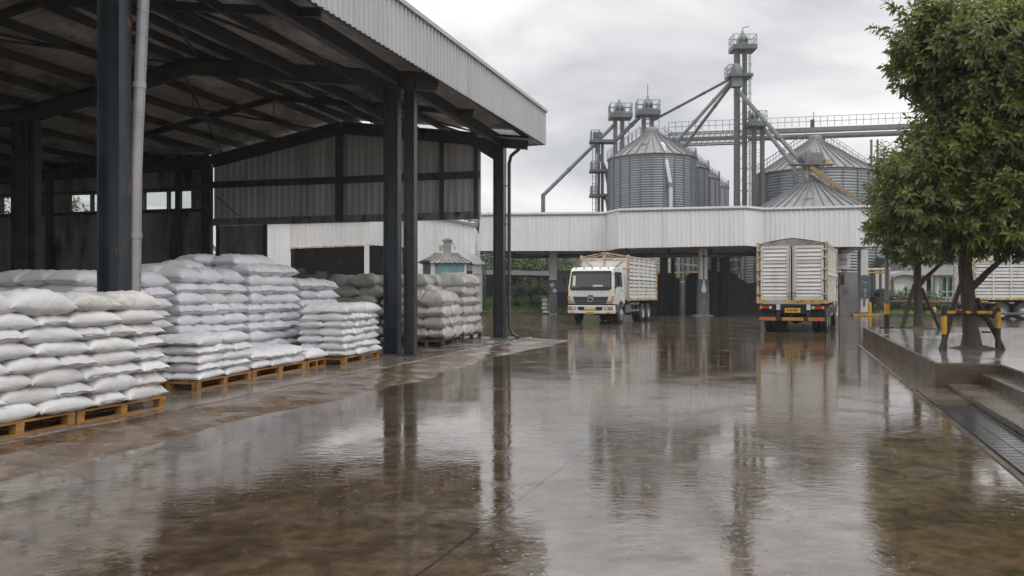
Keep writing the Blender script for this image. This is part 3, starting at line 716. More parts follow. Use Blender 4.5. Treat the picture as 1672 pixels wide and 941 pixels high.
# A: the big front stack on three pallets, running out of the frame on the left
A1, A0 = G(270.6, 665.8, ZF), G(127, 693.6, ZF)
a_o, d, n, PL = frame_of(A0, A1); d_a, n_a = d, n
start = A1-d*(PL*3+.06)
names = ['wooden pallet under the front stack, half cut off by the left edge', 'wooden pallet under the middle of the front stack', 'wooden pallet under the far end of the nearest front stack']
for i in range(3): pallet(Vector((start.x, start.y, ZF))+d*i*(PL+.03), d, PL, 1.02, names[i])
LA = PL*3+.06; pitch = .150; z0 = ZF+.147
random.seed(21)
for k in range(8):
    x = LA+.03-.008*k; i = 0; top = k == 7; seq = []
    while x > .1:
        longs = random.random() < (.62 if k % 2 else .5) if seq[-1:] != ['s'] else random.random() < .7
        w_ = random.uniform(.66, .76) if longs else random.uniform(.42, .50)
        if x-w_ < .1: break
        seq.append('l' if longs else 's')
        zc = z0+pitch*(k+.45)
        for r in range(2 if top or i == 0 else 1):
            dep = .47 if (longs or r) else .70
            y = .01*k+(0 if r == 0 else (.5 if longs else .62))+dep/2
            c = start+d*(x-w_/2)+n*(y+random.uniform(-.02, .015))
            px = 836+F*c.x/max(c.y, .5)
            if px < -300: continue
            lay = 'top' if top else ORD[k]
            row = '' if r == 0 else ', back row'
            lab = f'{"stained " if top and i < 2 else ""}{"long" if longs else "end-on"} off-white sack, {lay} layer, {NTH[i]} from far end of nearest stack{row}'
            yw = math.atan2(d.y, d.x)
            if longs or r: sack('stain' if top and i < 2 else 'front', Vector((c.x, c.y, zc+(.02 if top else 0))), yw, w_+.06, dep+.05, pitch*(1.35 if top else 1.17), lab, 'white sacks of the nearest stack')
            else: sack('stain' if top and i < 2 else 'front', Vector((c.x, c.y, zc+(.02 if top else 0))), yw+math.pi/2, dep+.05, w_+.05, pitch*(1.35 if top else 1.17), lab, 'white sacks of the nearest stack')
        x -= w_; i += 1

# D, E, F: the small stacks along the front edge
o, d, n, L = frame_of(G(322, 638.9, ZF), G(411, 621, ZF)); DL = L
pallet(Vector((o.x, o.y, ZF)), d, L, .95, 'yellow wooden pallet under the five-layer stack behind the nearest stack')
stack('five-layer pallet stack', 'white', o+d*.02, d, n, L-.04, .92, ZF+.147, 5, .120, 'white sacks of the five-layer stack')
o, d, n, L = frame_of(G(413, 619.6, ZF), G(500, 603, ZF)); oE, dE, nE = o, d, n
pallet(Vector((o.x, o.y, ZF)), d, L, 1.0, 'yellow wooden pallet under the low two-layer stack')
stack('low two-layer stack', 'white', o+d*.03, d, n, L-.06, 1.0, ZF+.147, 2, .13, 'white sacks of the low two-layer stack', rows=2)
p = G(503, 603, ZF); q = G(533, 597, ZF); o, d, n, L = frame_of(p, q)
pallet(Vector((o.x, o.y, ZF)), d, L, .95, 'short yellow pallet squeezed between the low and the seven-layer stacks')
stack('single layer before seven-layer stack', 'white', o, d, n, L, 1.3, ZF+.147, 1, .15, 'white sacks between the low and seven-layer stacks')
o, d, n, L = frame_of(G(563, 596.6, ZF), G(620, 583.9, ZF)); oF = o
pallet(Vector((o.x, o.y, ZF)), d, L, .98, 'yellow wooden pallet under the seven-layer stack beside the double column')
stack('seven-layer stack by double column', 'white', o, d, n, L, .95, ZF+.147, 7, .143, 'white sacks of the seven-layer stack')

# C: the tall row behind them
base, dC, nC = Vector((-5.87, 12.7, 0)), Vector((.2756, 1, 0)).normalized(), Vector((-1, .2756, 0)).normalized()
def cpos(k): return base+Vector((.2756*k, k, 0))
for (kk, Lu, Lv, lay, pit, phrase, kind, rows, grp, lo) in (
        (-.75, 2.1, 1.6, 9, .170, 'tall stack behind front column', 'lilac', 3, 'sacks of the tall stack behind the front column', 4),
        (1.42, 2.02, 1.55, 9, .180, 'tall stack right of downpipe', 'lilac', 3, 'sacks of the first tall stack', 0),
        (3.42, 1.9, 1.7, 10, .178, 'tallest stack mid row', 'lilac', 3, 'sacks of the tallest stack', 0),
        (5.32, 1.7, 1.2, 8, .19, 'stack behind seven-layer stack', 'lilac', 2, 'sacks of the stack behind the seven-layer one', 0)):
    o = cpos(kk)
    pallet(Vector((o.x, o.y, ZF)), dC, Lu, 1.2, 'wooden pallet mostly hidden beneath '+phrase)
    stack(phrase, kind, o, dC, nC, Lu, Lv, ZF+.147, lay, pit, grp, rows=rows, lo=lo)
# extra sacks thrown on top of the tall row, and the dim pile behind the front column
random.seed(5)
tops = [(1.75, .75, 9*.17, 'highest sack lying over the back of the first tall stack'), (2.55, .8, 9*.18, 'sack crowning the gap between the two tallest stacks'),
        (3.8, .55, 10*.178, 'plump sack crowning the tallest stack near its front'), (4.5, .7, 10*.178, 'sack crowning the far end of the tallest stack'), (3.5, 1.15, 10*.178, 'sack crowning the back row of the tallest stack')]
for (k, off, zz, lab) in tops:
    c = cpos(k)+nC*off; sack('lilac', Vector((c.x, c.y, ZF+.147+zz+.10)), math.atan2(dC.y, dC.x)+random.uniform(-.2, .2), .85, .6, .21, lab, 'sacks crowning the tall row')
for i in range(7):
    k = -2.6+i*.62; c = cpos(k)+nC*(1.2+.25*math.sin(i*2.0))
    for j in range(2):
        cc = c+nC*(.62*j); zz = 1.46+.13*j+.05*math.sin(i*1.7)
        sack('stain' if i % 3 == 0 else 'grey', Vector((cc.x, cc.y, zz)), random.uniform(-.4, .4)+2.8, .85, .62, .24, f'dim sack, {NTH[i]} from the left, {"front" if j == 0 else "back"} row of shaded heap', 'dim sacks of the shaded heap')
# what carries the dim heap: a long plank platform on trestles
tr = thing('storage_rack', 'low dark timber rack carrying the shaded heap of sacks behind the nearest stack', 'rack', (cpos(-.8)+nC*1.5)[:])
m = MB(); a, b = cpos(-3.1)+nC*.95, cpos(2.0)+nC*.95
m.obox(Vector((a.x, a.y, 1.28)), b-a, nC*1.3, (0, 0, .05)); m.build('deck', M['wood_old'], tr)
for f in (.02, .33, .66, .96):
    m = MB(); q = a.lerp(b, f); m.obox(Vector((q.x, q.y, ZF)), (b-a).normalized()*.08, nC*1.25, (0, 0, 1.18)); m.build('trestle', M['wood_old'], tr)

# G: the grey bulk sacks past the double column
o, d, n, L = frame_of(G(725, 567, ZF), G(754, 559, ZF))
pallet(Vector((o.x, o.y, ZF)), d, L, .95, 'old dark pallet under the four-layer grey stack', True, 1.35)
stack('four-layer grey stack', 'grey', o, d, n, L, .95, ZF+.20, 4, .29, 'grey sacks of the four-layer stack', over=.08)
o, d, n, L = frame_of(G(757, 558.3, ZF), G(787, 551.5, ZF))
pallet(Vector((o.x, o.y, ZF)), d, L, 1.3, 'old dark pallet under the farthest tall grey stack', True, 1.25)
stack('farthest grey stack', 'grey', o, d, n, L, 1.9, ZF+.19, 6, .285, 'grey sacks of the farthest stack', over=.08, rows=3)
for (px, py, phrase, wv) in ((703, 561, 'grey stack behind double column', 1.35), (619, 560, 'grey stack left of double column', 1.5)):
    o = G(px, py, ZF); d = Vector((.27, .963, 0)); n = Vector((-d.y, d.x, 0)); o.z = 0
    pallet(Vector((o.x, o.y, ZF)), d, 1.5, wv-.1, 'old dark pallet under '+phrase, True, 1.2)
    # sacks laid across, their sides to the viewer
    nc = 2
    for k in range(6):
        for i in range(nc):
            for r in range(1 if k < 5 else 2):
                off = (i+.5)*wv/nc+(.12 if k % 2 else -.05)+random.uniform(-.05, .05)
                c = o+n*off+d*(.3+.62*r+random.uniform(-.04, .04))
                sack('grey', Vector((c.x, c.y, ZF+.185+.285*(k+.45))), math.atan2(n.y, n.x), wv/nc+.1, .66, .33, f'grey sack, {"top" if k == 5 else ORD[k]} layer, {NTH[nc-1-i]} from left{", back row" if r else ""}, {phrase}', 'grey sacks beside the double column')
    # its side to the yard
    for k in range(6):
        c = o+n*.3+d*1.0; sack('grey', Vector((c.x, c.y, ZF+.185+.285*(k+.45))), math.atan2(d.y, d.x), .85, .62, .33, f'grey sack, {"top" if k == 5 else ORD[k]} layer, far end, yard side of {phrase}', 'grey sacks beside the double column')
print('SACKS', NS[0])
# ------------------------------------------------------------------ cargo trucks (local +Y is forward, origin under the front axle)
def truck(label, tarp):
    t = thing('cargo_truck', label, 'truck', (0, 0, 0), 'white cargo trucks in the yard')
    def part(name, mat, fn, parent=None, bevel=0):
        m = MB(); fn(m); return m.build(name, mat, parent or t, bevel=bevel)
    # chassis
    def chassis(m):
        for x in (-.4, .4): m.box((x, -2.9, .82), (.09, 8.2, .24))
        for y in (.9, -.6, -2, -3.4, -5.0, -6.8): m.box((0, y, .82), (.72, .1, .18))
        m.tube((-1.0, 0, .5), (1.0, 0, .5), .07)
        for y in (-4.35, -5.6): m.tube((-.9, y, .5), (.9, y, .5), .09); m.lathe([(0, -.2), (.16, -.18), (.22, 0), (.16, .18), (0, .2)], (0, y, .5), 14, 'y')
        m.tube((0, -1, .72), (0, -5.5, .58), .05)
    part('chassis', M['black'], chassis)
    part('fuel_tank', M['galv_dark'], lambda m: m.box((-.86, -1.75, .72), (.5, 1.0, .46)), bevel=.05)
    part('air_tank', M['black'], lambda m: m.tube((.82, -1.3, .72), (.82, -2.2, .72), .17, n=14))
    for x in (-1.14, 1.14):
        r = part('side_guard', M['galv'], lambda m: [m.box((x, -2.65, zz), (.03, 2.1, .1)) for zz in (.62, .98)]+[m.box((x-.03*(1 if x > 0 else -1), yy, .85), (.04, .06, .62)) for yy in (-1.8, -2.65, -3.5)], bevel=.006)
        for yy in (-2.1, -3.2):
            part('reflector', M['amber'], lambda m: m.box((x+.02*(1 if x > 0 else -1), yy, .98), (.012, .2, .08)), r); part('reflector', M['amber'], lambda m: m.box((x+.02*(1 if x > 0 else -1), yy, .62), (.012, .2, .08)), r)
    # wheels
    def wheel(x, y, out, dual):
        R0, wd = .49, .27
        prof = [(.30, -wd/2), (.40, -wd/2+.0), (.465, -wd/2+.025), (R0, -wd/2+.06)]
        for k in range(5):
            a = -wd/2+.06+k*(wd-.12)/4; prof += [(R0, a-.012), (R0-.012, a-.008), (R0-.012, a+.008), (R0, a+.012)] if 0 < k < 4 else [(R0, a)]
        prof += [(.465, wd/2-.025), (.40, wd/2), (.30, wd/2)]
        m = MB(); 
        for off in ((0, -.31) if dual else (0,)): m.lathe(prof, (x+off*out, y, R0), 36, 'x')
        wobj = m.build('wheel', M['rubber'], t)
        m = MB(); e = wd/2-.01
        pr = [(.31, e), (.29, e-.02), (.26, e-.03), (.22, e-.13 if dual else e+.0), (.17, e-.14 if dual else e+.015), (.15, e-.04 if dual else e+.05), (.08, e-.02 if dual else e+.09), (0, e-.02 if dual else e+.09)]
        m.lathe([(r_, z_*out) for r_, z_ in pr], (x, y, R0), 28, 'x')
        for k in range(8):
            a = k*math.pi/4; zz = (e-.12 if dual else e+.012)*out
            m.tube((x+zz, y+.195*math.cos(a), R0+.195*math.sin(a)), (x+zz+.03*out, y+.195*math.cos(a), R0+.195*math.sin(a)), .016, n=6)
        m.build('rim', M['rim'], wobj)
    for s_ in (-1, 1):
        wheel(s_*1.06, 0, s_, False)
        for y in (-4.35, -5.6): wheel(s_*1.08, y, s_, True)
    # cab
    yf, yb = 1.36, -.78
    side = [(yf-.03, .98), (yf, 1.30), (yf+.015, 1.76), (yf-.17, 2.62), (yf-.28, 2.77), (yf-.55, 2.83), (yb+.1, 2.83), (yb, 2.74), (yb, 1.0)]
    arch = [(-.62+.0, 1.0)]+[(.60*math.cos(a), .50+.60*math.sin(a)) for a in [math.pi*(1-k/10) for k in range(2, 9)]]+[(.62, .98)]
    poly = side+[(yb, 1.0)][0:0]+arch
    def cabfn(m):
        n = len(poly); W_ = 1.17
        def wx(z): return W_-(.09*max(0, (z-1.8))/1.0)
        vsx = [(-wx(z), y, z) for y, z in poly]+[(wx(z), y, z) for y, z in poly]
        m.add(vsx, [tuple(range(n)), tuple(reversed(range(n, 2*n)))]+[(i, i+n, (i+1) % n+n, (i+1) % n) for i in range(n)])
    cab = part('cab', M['truck_white'], cabfn, bevel=.035)
    # windscreen with its black surround, following the raked front
    def yfz(z): return yf+.015-.185*(z-1.76)/.86
    def screen(m, x, z0, z1, th, cut=.05):
        p = lambda xx, z, o: (xx, yfz(z)+o, z)
        pts = [(-x+cut, z0), (x-cut, z0), (x, z0+cut), (x-.05, z1-cut), (x-.05-cut, z1), (-x+.05+cut, z1), (-x+.05, z1-cut), (-x, z0+cut)]
        a = [p(xx, z, -.03) for xx, z in pts]; b = [p(xx, z, th) for xx, z in pts]; n = len(pts)
        m.add(a+b, [tuple(range(n)), tuple(range(2*n-1, n-1, -1))]+[(i, (i+1) % n, (i+1) % n+n, i+n) for i in range(n)])
    sur = part('windscreen', M['black'], lambda m: screen(m, 1.085, 1.72, 2.64, .006))
    part('pane', M['glass_dark'], lambda m: screen(m, 1.02, 1.80, 2.58, .011), sur)
    part('sun_strip', M['black'], lambda m: m.obox((-.96, yfz(2.50)+.008, 2.50), (1.92, 0, 0), (0, -.017, .078), (0, .008, .002)), sur)
    part('sticker', M['plate_w'], lambda m: m.obox((.80, yfz(1.9)+.010, 1.9), (.14, 0, 0), (0, -.1, .5), (0, .005, 0)), sur)
    part('sticker', M['lens'], lambda m: m.obox((-.62, yfz(1.86)+.010, 1.86), (.5, 0, 0), (0, -.017, .08), (0, .005, 0)), sur)
    for x in (-.75, .1):
        part('wiper', M['black'], lambda m: [m.tube((x, yfz(1.75)+.03, 1.75), (x+.22, yfz(1.84)+.035, 1.84), .012, n=6), m.tube((x-.25, yfz(1.82)+.03, 1.815), (x+.5, yfz(1.85)+.03, 1.85), .014, n=6)])
    part('cowl', M['black'], lambda m: m.box((0, yf+.02, 1.70), (2.0, .03, .05)), bevel=.01)
    gr = part('grille', M['black'], lambda m: m.prism([(-.92, 0, 1.36), (.92, 0, 1.36), (.80, 0, 1.03), (-.80, 0, 1.03)], (0, yf-.02, 0), (0, yf+.022, 0)), bevel=.01)
    part('grille_bar', M['galv_dark'], lambda m: [m.box((0, yf+.03, zz), (1.72, .02, .028)) for zz in (1.10, 1.18, 1.30)], gr)
    part('emblem', M['chrome'], lambda m: [m.path([(.15*math.cos(a), yf+.05, 1.20+.09*math.sin(a)) for a in [k*math.pi/10 for k in range(21)]], .018, 6), m.box((.0, yf+.045, 1.20), (.16, .02, .02)), m.box((-.03, yf+.045, 1.20), (.022, .02, .12))], gr)
    part('hood_handle', M['black'], lambda m: m.box((0, yf+.02, 1.41), (.26, .03, .045)), gr, .01)
    part('corner_vent', M['galv'], lambda m: [m.box((x, yf+.015, zz), (.22, .02, .022)) for x in (-1.02, 1.02) for zz in (1.06, 1.13)], cab)
    part('gap_strip', M['black'], lambda m: m.box((0, yf-.02, .965), (2.3, .10, .07)))
    bp = part('bumper', M['truck_white'], lambda m: m.prism([(-1.22, yf-.25, 0), (-1.19, yf+.02, 0), (-.95, yf+.09, 0), (.95, yf+.09, 0), (1.19, yf+.02, 0), (1.22, yf-.25, 0)], (0, 0, .53), (0, 0, .93)), bevel=.03)
    part('air_intake', M['black'], lambda m: m.prism([(-.66, 0, .86), (.66, 0, .86), (.60, 0, .68), (-.60, 0, .68)], (0, yf+.07, 0), (0, yf+.094, 0)), bp)
    for s_ in (-1, 1):
        h = part('headlight', M['black'], lambda m: m.box((s_*.93, yf+.072, .79), (.42, .05, .16)), bp, .01)
        part('lamp_glass', M['lens'], lambda m: m.box((s_*.84, yf+.096, .79), (.19, .02, .12)), h, .006); part('indicator_glass', M['amber'], lambda m: m.box((s_*1.04, yf+.090, .79), (.14, .02, .11)), h, .006)
        part('fog_light', M['amber'], lambda m: m.box((s_*.93, yf+.09, .60), (.2, .02, .06)), bp, .01)
        part('corner_indicator', M['amber'], lambda m: m.box((s_*1.13, yf-.01, 1.28), (.13, .08, .25)), cab, .02)
    plt = part('number_plate', M['plate_w'], lambda m: m.box((0, yf+.105, .785), (.58, .014, .14)), bp)
    part('plate_lettering', M['plate_y'], lambda m: [m.box((x, yf+.114, .785), (w_, .006, .08)) for x, w_ in ((-.2, .1), (-.09, .07), (.03, .05), (.11, .05), (.2, .09))], plt)
    pl2 = part('lower_plate', M['plate_y'], lambda m: m.box((0, yf+.10, .56), (.42, .014, .12)), bp)
    part('plate_lettering', M['ink'], lambda m: [m.box((x, yf+.109, .56), (.035, .006, .06)) for x in (-.14, -.08, 0, .06, .13)], pl2)
    for k in range(5): part('marker_light', M['amber'], lambda m: m.box((-.84+.42*k, yf-.27, 2.80), (.07, .06, .05)), cab, .012)
    for s_ in (-1, 1):
        wz = lambda z: 1.172-(.09*max(0, (z-1.8))/1.0)
        def pane(m, pts, th): 
            a = [(s_*(wz(z)-.01), y, z) for y, z in pts]; b = [(s_*(wz(z)+th), y, z) for y, z in pts]; n = len(pts)
            m.add(a+b, [tuple(range(n)), tuple(range(2*n-1, n-1, -1))]+[(i, (i+1) % n, (i+1) % n+n, i+n) for i in range(n)])
        d_ = part('door', M['truck_white'], lambda m: pane(m, [(yf-.14, 1.28), (yf-.12, 1.78), (yf-.30, 2.66), (yb+.42, 2.66), (yb+.42, 1.08), (-.52, 1.08), (-.36, 1.17), (.36, 1.18)], .012))
        part('door_window', M['glass_dark'], lambda m: pane(m, [(yf-.24, 1.72), (yf-.24, 1.95), (yf-.38, 2.58), (yb+.52, 2.58), (yb+.52, 1.86), (.7, 1.86)], .018), d_)
        part('handle', M['black'], lambda m: m.box((s_*1.2, yb+.6, 1.66), (.03, .18, .05)), d_, .01)
        part('pillar_vent', M['black'], lambda m: m.box((s_*1.18, yf-.22, 1.60), (.02, .09, .2)), d_, .01)
        mi_ = part('mirror', M['black'], lambda m: m.box((s_*1.40, yf-.12, 2.16), (.18, .08, .50)), cab, .03)
        part('mirror_arm', M['black'], lambda m: [m.tube((s_*1.10, yf-.14, 2.48), (s_*1.40, yf-.12, 2.40), .018, n=6), m.tube((s_*1.14, yf-.14, 1.82), (s_*1.40, yf-.12, 1.95), .018, n=6)], mi_)
        part('mudguard', M['black'], lambda m: m.lathe([(.64, -.16), (.66, -.16), (.66, .16), (.64, .16)], (s_*1.03, 0, .5), 14, 'x', a0=.15, a1=math.pi-.15))
        part('step_plate', M['galv_dark'], lambda m: m.box((s_*1.1, .78, .62), (.16, .5, .1)), bevel=.02)
    # cargo body
    y0, y1 = -1.05, -7.15; bw = 1.27; zb, zt = 1.18, 3.34; L_ = y0-y1
    part('cargo_floor', M['black'], lambda m: [m.box((0, (y0+y1)/2, zb), (2*bw-.06, L_-.04, .12))]+[m.box((0, y0-.3-i*.6, zb-.12), (2.3, .1, .14)) for i in range(10)])
    part('front_board', M['body_white'], lambda m: [m.box((0, y0, (zb+zt)/2), (2*bw-.1, .05, zt-zb))], bevel=.01)
    part('board_brace', M['rusty'], lambda m: [m.bar((-1.2, y0+.04, zt-.06), (1.2, y0+.04, zt-.06), .05, .07), m.bar((0, y0+.04, 2.86), (0, y0+.04, zt+.22), .09, .05), m.bar((-1.0, y0+.045, 3.22), (-.55, y0+.045, 2.84), .05, .05), m.bar((1.0, y0+.045, 3.22), (.55, y0+.045, 2.84), .05, .05), m.bar((-1.2, y0+.04, 2.82), (1.2, y0+.04, 2.82), .05, .06)])
    for s_ in (-1, 1):
        def panel(m):
            z = zb+.12; k = 0
            while z < zt-.06:
                hh = .125
                m.obox((s_*(bw-.035), y1, z), (0, L_, 0), (s_*.03, 0, -.02), (0, 0, hh)); z += hh+(.062 if k % 3 != 2 else .09); k += 1
        pnl = part('side_panel', M['body_white'], panel)
        part('inner_lining', M['galv_dark'], lambda m: m.box((s_*(bw-.07), (y0+y1)/2, (zb+zt)/2+.02), (.012, L_-.1, zt-zb-.1)), pnl)
        nb = 6
        for i in range(nb+1):
            yy = y1+.04+(L_-.08)*i/nb
            part('side_post', M['rusty'] if i in (0, nb) else M['body_white'], lambda m: m.box((s_*(bw+.012), yy, (zb+zt)/2+.03), (.075, .09 if i in (0, nb) else .075, zt-zb+.12)), bevel=.008)
        part('top_rail', M['rusty'], lambda m: m.box((s_*(bw+.0), (y0+y1)/2, zt+.06), (.08, L_+.06, .08)), bevel=.01)
        part('mid_rail', M['body_white'], lambda m: [m.box((s_*(bw+.02), (y0+y1)/2, zz), (.05, L_, .08)) for zz in (2.28,)], bevel=.008)
        part('sill_rail', M['yel_rust'], lambda m: m.box((s_*(bw+.01), (y0+y1)/2, zb+.03), (.07, L_+.04, .12)), bevel=.01)
        for yy in (y0, y1): part('corner_post', M['rusty'], lambda m: m.box((s_*(bw-.0), yy, (zb+zt)/2+.05), (.11, .11, zt-zb+.24)), bevel=.015)
    rz = zt+.30
    part('roof_frame', M['rusty'], lambda m: [m.bar((0, y0+.05, rz), (0, y1-.03, rz), .06, .05)]+[m.bar((s_*bw, y1+L_*i/6, zt+.08), (0, y1+L_*i/6, rz), .05, .05) for i in range(7) for s_ in (-1, 1)])
    if tarp:
        def tf(m):
            n = 24
            for s_ in (-1, 1):
                vsx = []
                for i in range(n+1):
                    y = y1-.05+(L_+.1)*i/n; sag = .03*abs(math.sin(i/n*6*math.pi))
                    for f in range(5):
                        q = f/4; vsx.append((s_*(bw+.05)*(1-q), y, zt+.10+(rz-zt-.05)*q-sag*math.sin(q*3.14)+.015*math.sin(i*1.3+f)))
                m.add(vsx, [(i*5+j, (i+1)*5+j, (i+1)*5+j+1, i*5+j+1) for i in range(n) for j in range(4)], 0, True)
            m.add([(-bw, y1-.03, zt+.03), (bw, y1-.03, zt+.03), (0, y1-.03, rz+.04), (-bw, y1-.0, zt+.03), (bw, y1-.0, zt+.03), (0, y1-.0, rz+.04)], [(0, 1, 2), (5, 4, 3), (0, 3, 4, 1), (1, 4, 5, 2), (2, 5, 3, 0)])
        part('tarpaulin', M['tarp'], tf)
    # rear doors: ribbed leaves in frames, hinges, centre posts
    for s_ in (-1, 1):
        xa, xb = s_*.10, s_*(bw-.10)
        def door(m):
            m.box(((xa+xb)/2, y1, (zb+zt)/2+.04), (abs(xb-xa), .03, zt-zb-.06))
            for zz in (zb+.14, zt-.02): m.box(((xa+xb)/2, y1-.03, zz), (abs(xb-xa), .05, .09))
            for xx in (xa+s_*.04, xb-s_*.04): m.box((xx, y1-.03, (zb+zt)/2+.05), (.08, .054, zt-zb-.08))
            m.box(((xa+xb)/2, y1-.028, 2.72), (abs(xb-xa), .05, .055))
            z = zb+.26; i = 0
            while z < zt-.12:
                if abs(z-2.72) > .07:
                    w0 = (xa+xb)/2; hw = abs(xb-xa)/2-.09; hh = .052
                    m.add([(w0-hw, y1-.016, z-hh), (w0+hw, y1-.016, z-hh), (w0+hw, y1-.058, z-hh+.008), (w0-hw, y1-.058, z-hh+.008), (w0-hw, y1-.016, z+hh), (w0+hw, y1-.016, z+hh)], [(0, 1, 2, 3), (3, 2, 5, 4), (0, 3, 4), (1, 5, 2)])
                z += .138 if i % 4 != 3 else .165; i += 1
        dd = part('rear_door', M['body_white'], door)
        for zz in (1.5, 2.05, 2.45, 2.9, 3.2): part('hinge', M['yel_rust'], lambda m: m.box((s_*(bw-.06), y1-.07, zz), (.16, .05, .07)), dd, .01)
        part('lock_rod', M['body_white'], lambda m: m.tube((s_*.055, y1-.05, zb+.1), (s_*.055, y1-.05, zt+.02), .025, n=8), dd)
        part('latch', M['rusty'], lambda m: [m.box((s_*.1, y1-.07, zz), (.12, .04, .05)) for zz in (1.55, 1.42)], dd)
    part('sill_beam', M['yel_rust'], lambda m: m.box((0, y1-.02, zb+.01), (2*bw+.1, .14, .13)), bevel=.012)
    part('sill_plate', M['body_white'], lambda m: m.box((0, y1-.04, zb-.065), (2*bw-.4, .08, .03)))
    for x in (-.5, .62): part('bracket', M['body_white'], lambda m: m.box((x, y1-.03, zb-.16), (.15, .07, .30)), bevel=.01)
    part('rear_crossmember', M['black'], lambda m: [m.box((0, y1+.1, .98), (2.3, .08, .20)), m.box((-.5, y1+.05, .72), (.16, .1, .5)), m.box((.62, y1+.05, .72), (.16, .1, .5)), m.box((0, y1+.12, .80), (1.0, .05, .1))])
    for s_ in (-1, 1):
        tl = part('tail_light', M['black'], lambda m: m.box((s_*.97, y1-.01, .965), (.52, .08, .15)), bevel=.01)
        part('lamp_glass', M['red'], lambda m: m.box((s_*.97, y1-.055, .965), (.22, .02, .11)), tl, .005)
        part('lamp_glass', M['lens'], lambda m: m.box((s_*.79, y1-.055, .965), (.1, .02, .11)), tl, .005)
        part('lamp_glass', M['amber'], lambda m: m.box((s_*1.15, y1-.055, .965), (.1, .02, .11)), tl, .005)
        part('mud_flap', M['dark'], lambda m: m.box((s_*.93, y1+.16, .68), (.60, .02, .5)))
    rp = part('rear_plate', M['plate_y'], lambda m: m.box((.03, y1-.005, .86), (.58, .015, .18)))
    part('plate_lettering', M['ink'], lambda m: [m.box((x, y1-.015, .86), (w_, .006, .085)) for x, w_ in ((-.16, .05), (-.09, .03), (-.02, .05), (.05, .03), (.12, .05), (.19, .05))], rp)
    rb = part('rear_bumper', M['black'], lambda m: m.box((0, y1-.06, .52), (2.42, .1, .15)), bevel=.01)
    for xa, xb, nst in ((-1.2, -.58, 5), (-.34, .44, 0), (.62, 1.2, 5)):
        bd = part('reflective_board', M['amber_board'], lambda m: m.box(((xa+xb)/2, y1-.115, .525), (xb-xa, .012, .125)), rb)
        if nst:
            def strp(m):
                w_ = (xb-xa)/nst/2
                for i in range(nst):
                    x = xa+(xb-xa)*i/nst+.01; m.add([(x, y1-.1225, .465), (x+w_, y1-.1225, .465), (x+w_+.045, y1-.1225, .586), (x+.045, y1-.1225, .586)], [(0, 1, 2, 3)])
            part('warning_stripes', M['red_board'], strp, bd)
    return t
M['amber_board'] = mk('amber_reflective', (.52, .28, .045), .4, .2, 6, dirt=[((.3, .2, .1), .6, .75, 6, (1, 1, 1))])
M['red_board'] = mk('red_reflective', (.55, .06, .025), .4, .2, 6)
def put(o, x, y, fx, fy): o.location = (x, y, 0); o.rotation_euler = (0, 0, math.atan2(-fx, fy))
t1 = truck('white cargo truck facing the camera with bare rusty roof frame', False)
t3 = copy_tree(t1); t3['label'] = 'white slatted truck parked side-on behind the right-hand trees'
t2 = truck('white cargo truck seen from behind with closed ribbed doors and grey tarpaulin', True)
put(t1, 4.42, 43.7, -.39, -.921)
# rear truck: its rear face is 7.15 m behind the front axle
f2 = Vector((.408, .913, 0)); c2 = Vector((10.86, 33.3, 0))+f2*7.2; put(t2, c2.x, c2.y, f2.x, f2.y)
put(t3, 34.0, 50.5, 1, -.06)
# ------------------------------------------------------------------ loading canopy across the yard
cpts = [P(785.5, 350, 60), P(990, 348, 59.1), P(1011, 343, 56.9), P(1218, 338.4, 55.1), P(1246, 341.6, 56.3), P(1441, 337, 54.5)]
ZT, ZBt = 7.07, 4.50
can = thing('loading_canopy', 'long white ribbed canopy on grey columns spanning the yard before the silos', 'canopy', (10, 60, 0))
xy = [Vector((p.x, p.y, 0)) for p in cpts]
zb_ = [4.50, 4.46, 4.52, 4.60, 4.56, 4.50]
for i in range(5):
    a, b = xy[i], xy[i+1]; d = (b-a).normalized(); nrm = Vector((d.y, -d.x, 0))
    la = Vector((-.22, 0, 0)) if i == 0 else Vector((0, 0, 0))
    m = MB(); m.corr(a+la+Vector((0, 0, zb_[i])), b+Vector((0, 0, zb_[i+1])), a+Vector((0, 0, ZT)), b+Vector((0, 0, ZT)), .30, .04, nrm)
    f = m.build('fascia', M['fascia2'], can, fix=False)
    m = MB(); m.bar(a+nrm*.03+Vector((0, 0, ZT+.02)), b+nrm*.03+Vector((0, 0, ZT+.02)), .16, .13); m.build('cap_flashing', M['fascia2'], f)
    m = MB(); m.bar(a-nrm*.04+Vector((0, 0, zb_[i]+.02)), b-nrm*.04+Vector((0, 0, zb_[i+1]+.02)), .07, .07); m.build('bottom_rail', M['steel_in'], f)
    if i in (0, 2, 3, 4):
        m = MB(); m.bar(a+nrm*.06+Vector((0, 0, ZT-.12)), b+nrm*.06+Vector((0, 0, ZT-.12)), .05, .045)
        m.build('fixing_line', M['galv_dark'], f)
# return fascia on the left end, soffit, roof deck
bk = Vector((2.6, 15.5, 0))
m = MB(); m.corr(xy[0]+bk*.9+Vector((-.3, 0, 4.5)), xy[0]+Vector((-.22, 0, 4.5)), xy[0]+bk*.9+Vector((0, 0, ZT)), xy[0]+Vector((0, 0, ZT)), .3, .04, (-1, 0, 0)); m.build('fascia', M['fascia2'], can, fix=False)
M['soffit'] = mk('canopy_soffit', (.5, .49, .47), .55, .3, .5, (1, .3, 1), dirt=[((.2, .19, .18), .54, .7, .5, (1, .3, 1))])
poly = [p+Vector((0, .12, 4.62)) for p in xy]+[xy[-1]+bk+Vector((0, 0, 4.62)), xy[0]+bk+Vector((0, 0, 4.62))]
m = MB(); m.add(poly, [tuple(range(8))]); m.build('soffit', M['soffit'], can)
m = MB(); m.add([p+Vector((0, 0, 2.1)) for p in poly], [tuple(range(8))]); m.build('roof_deck', M['galv_roof'], can)
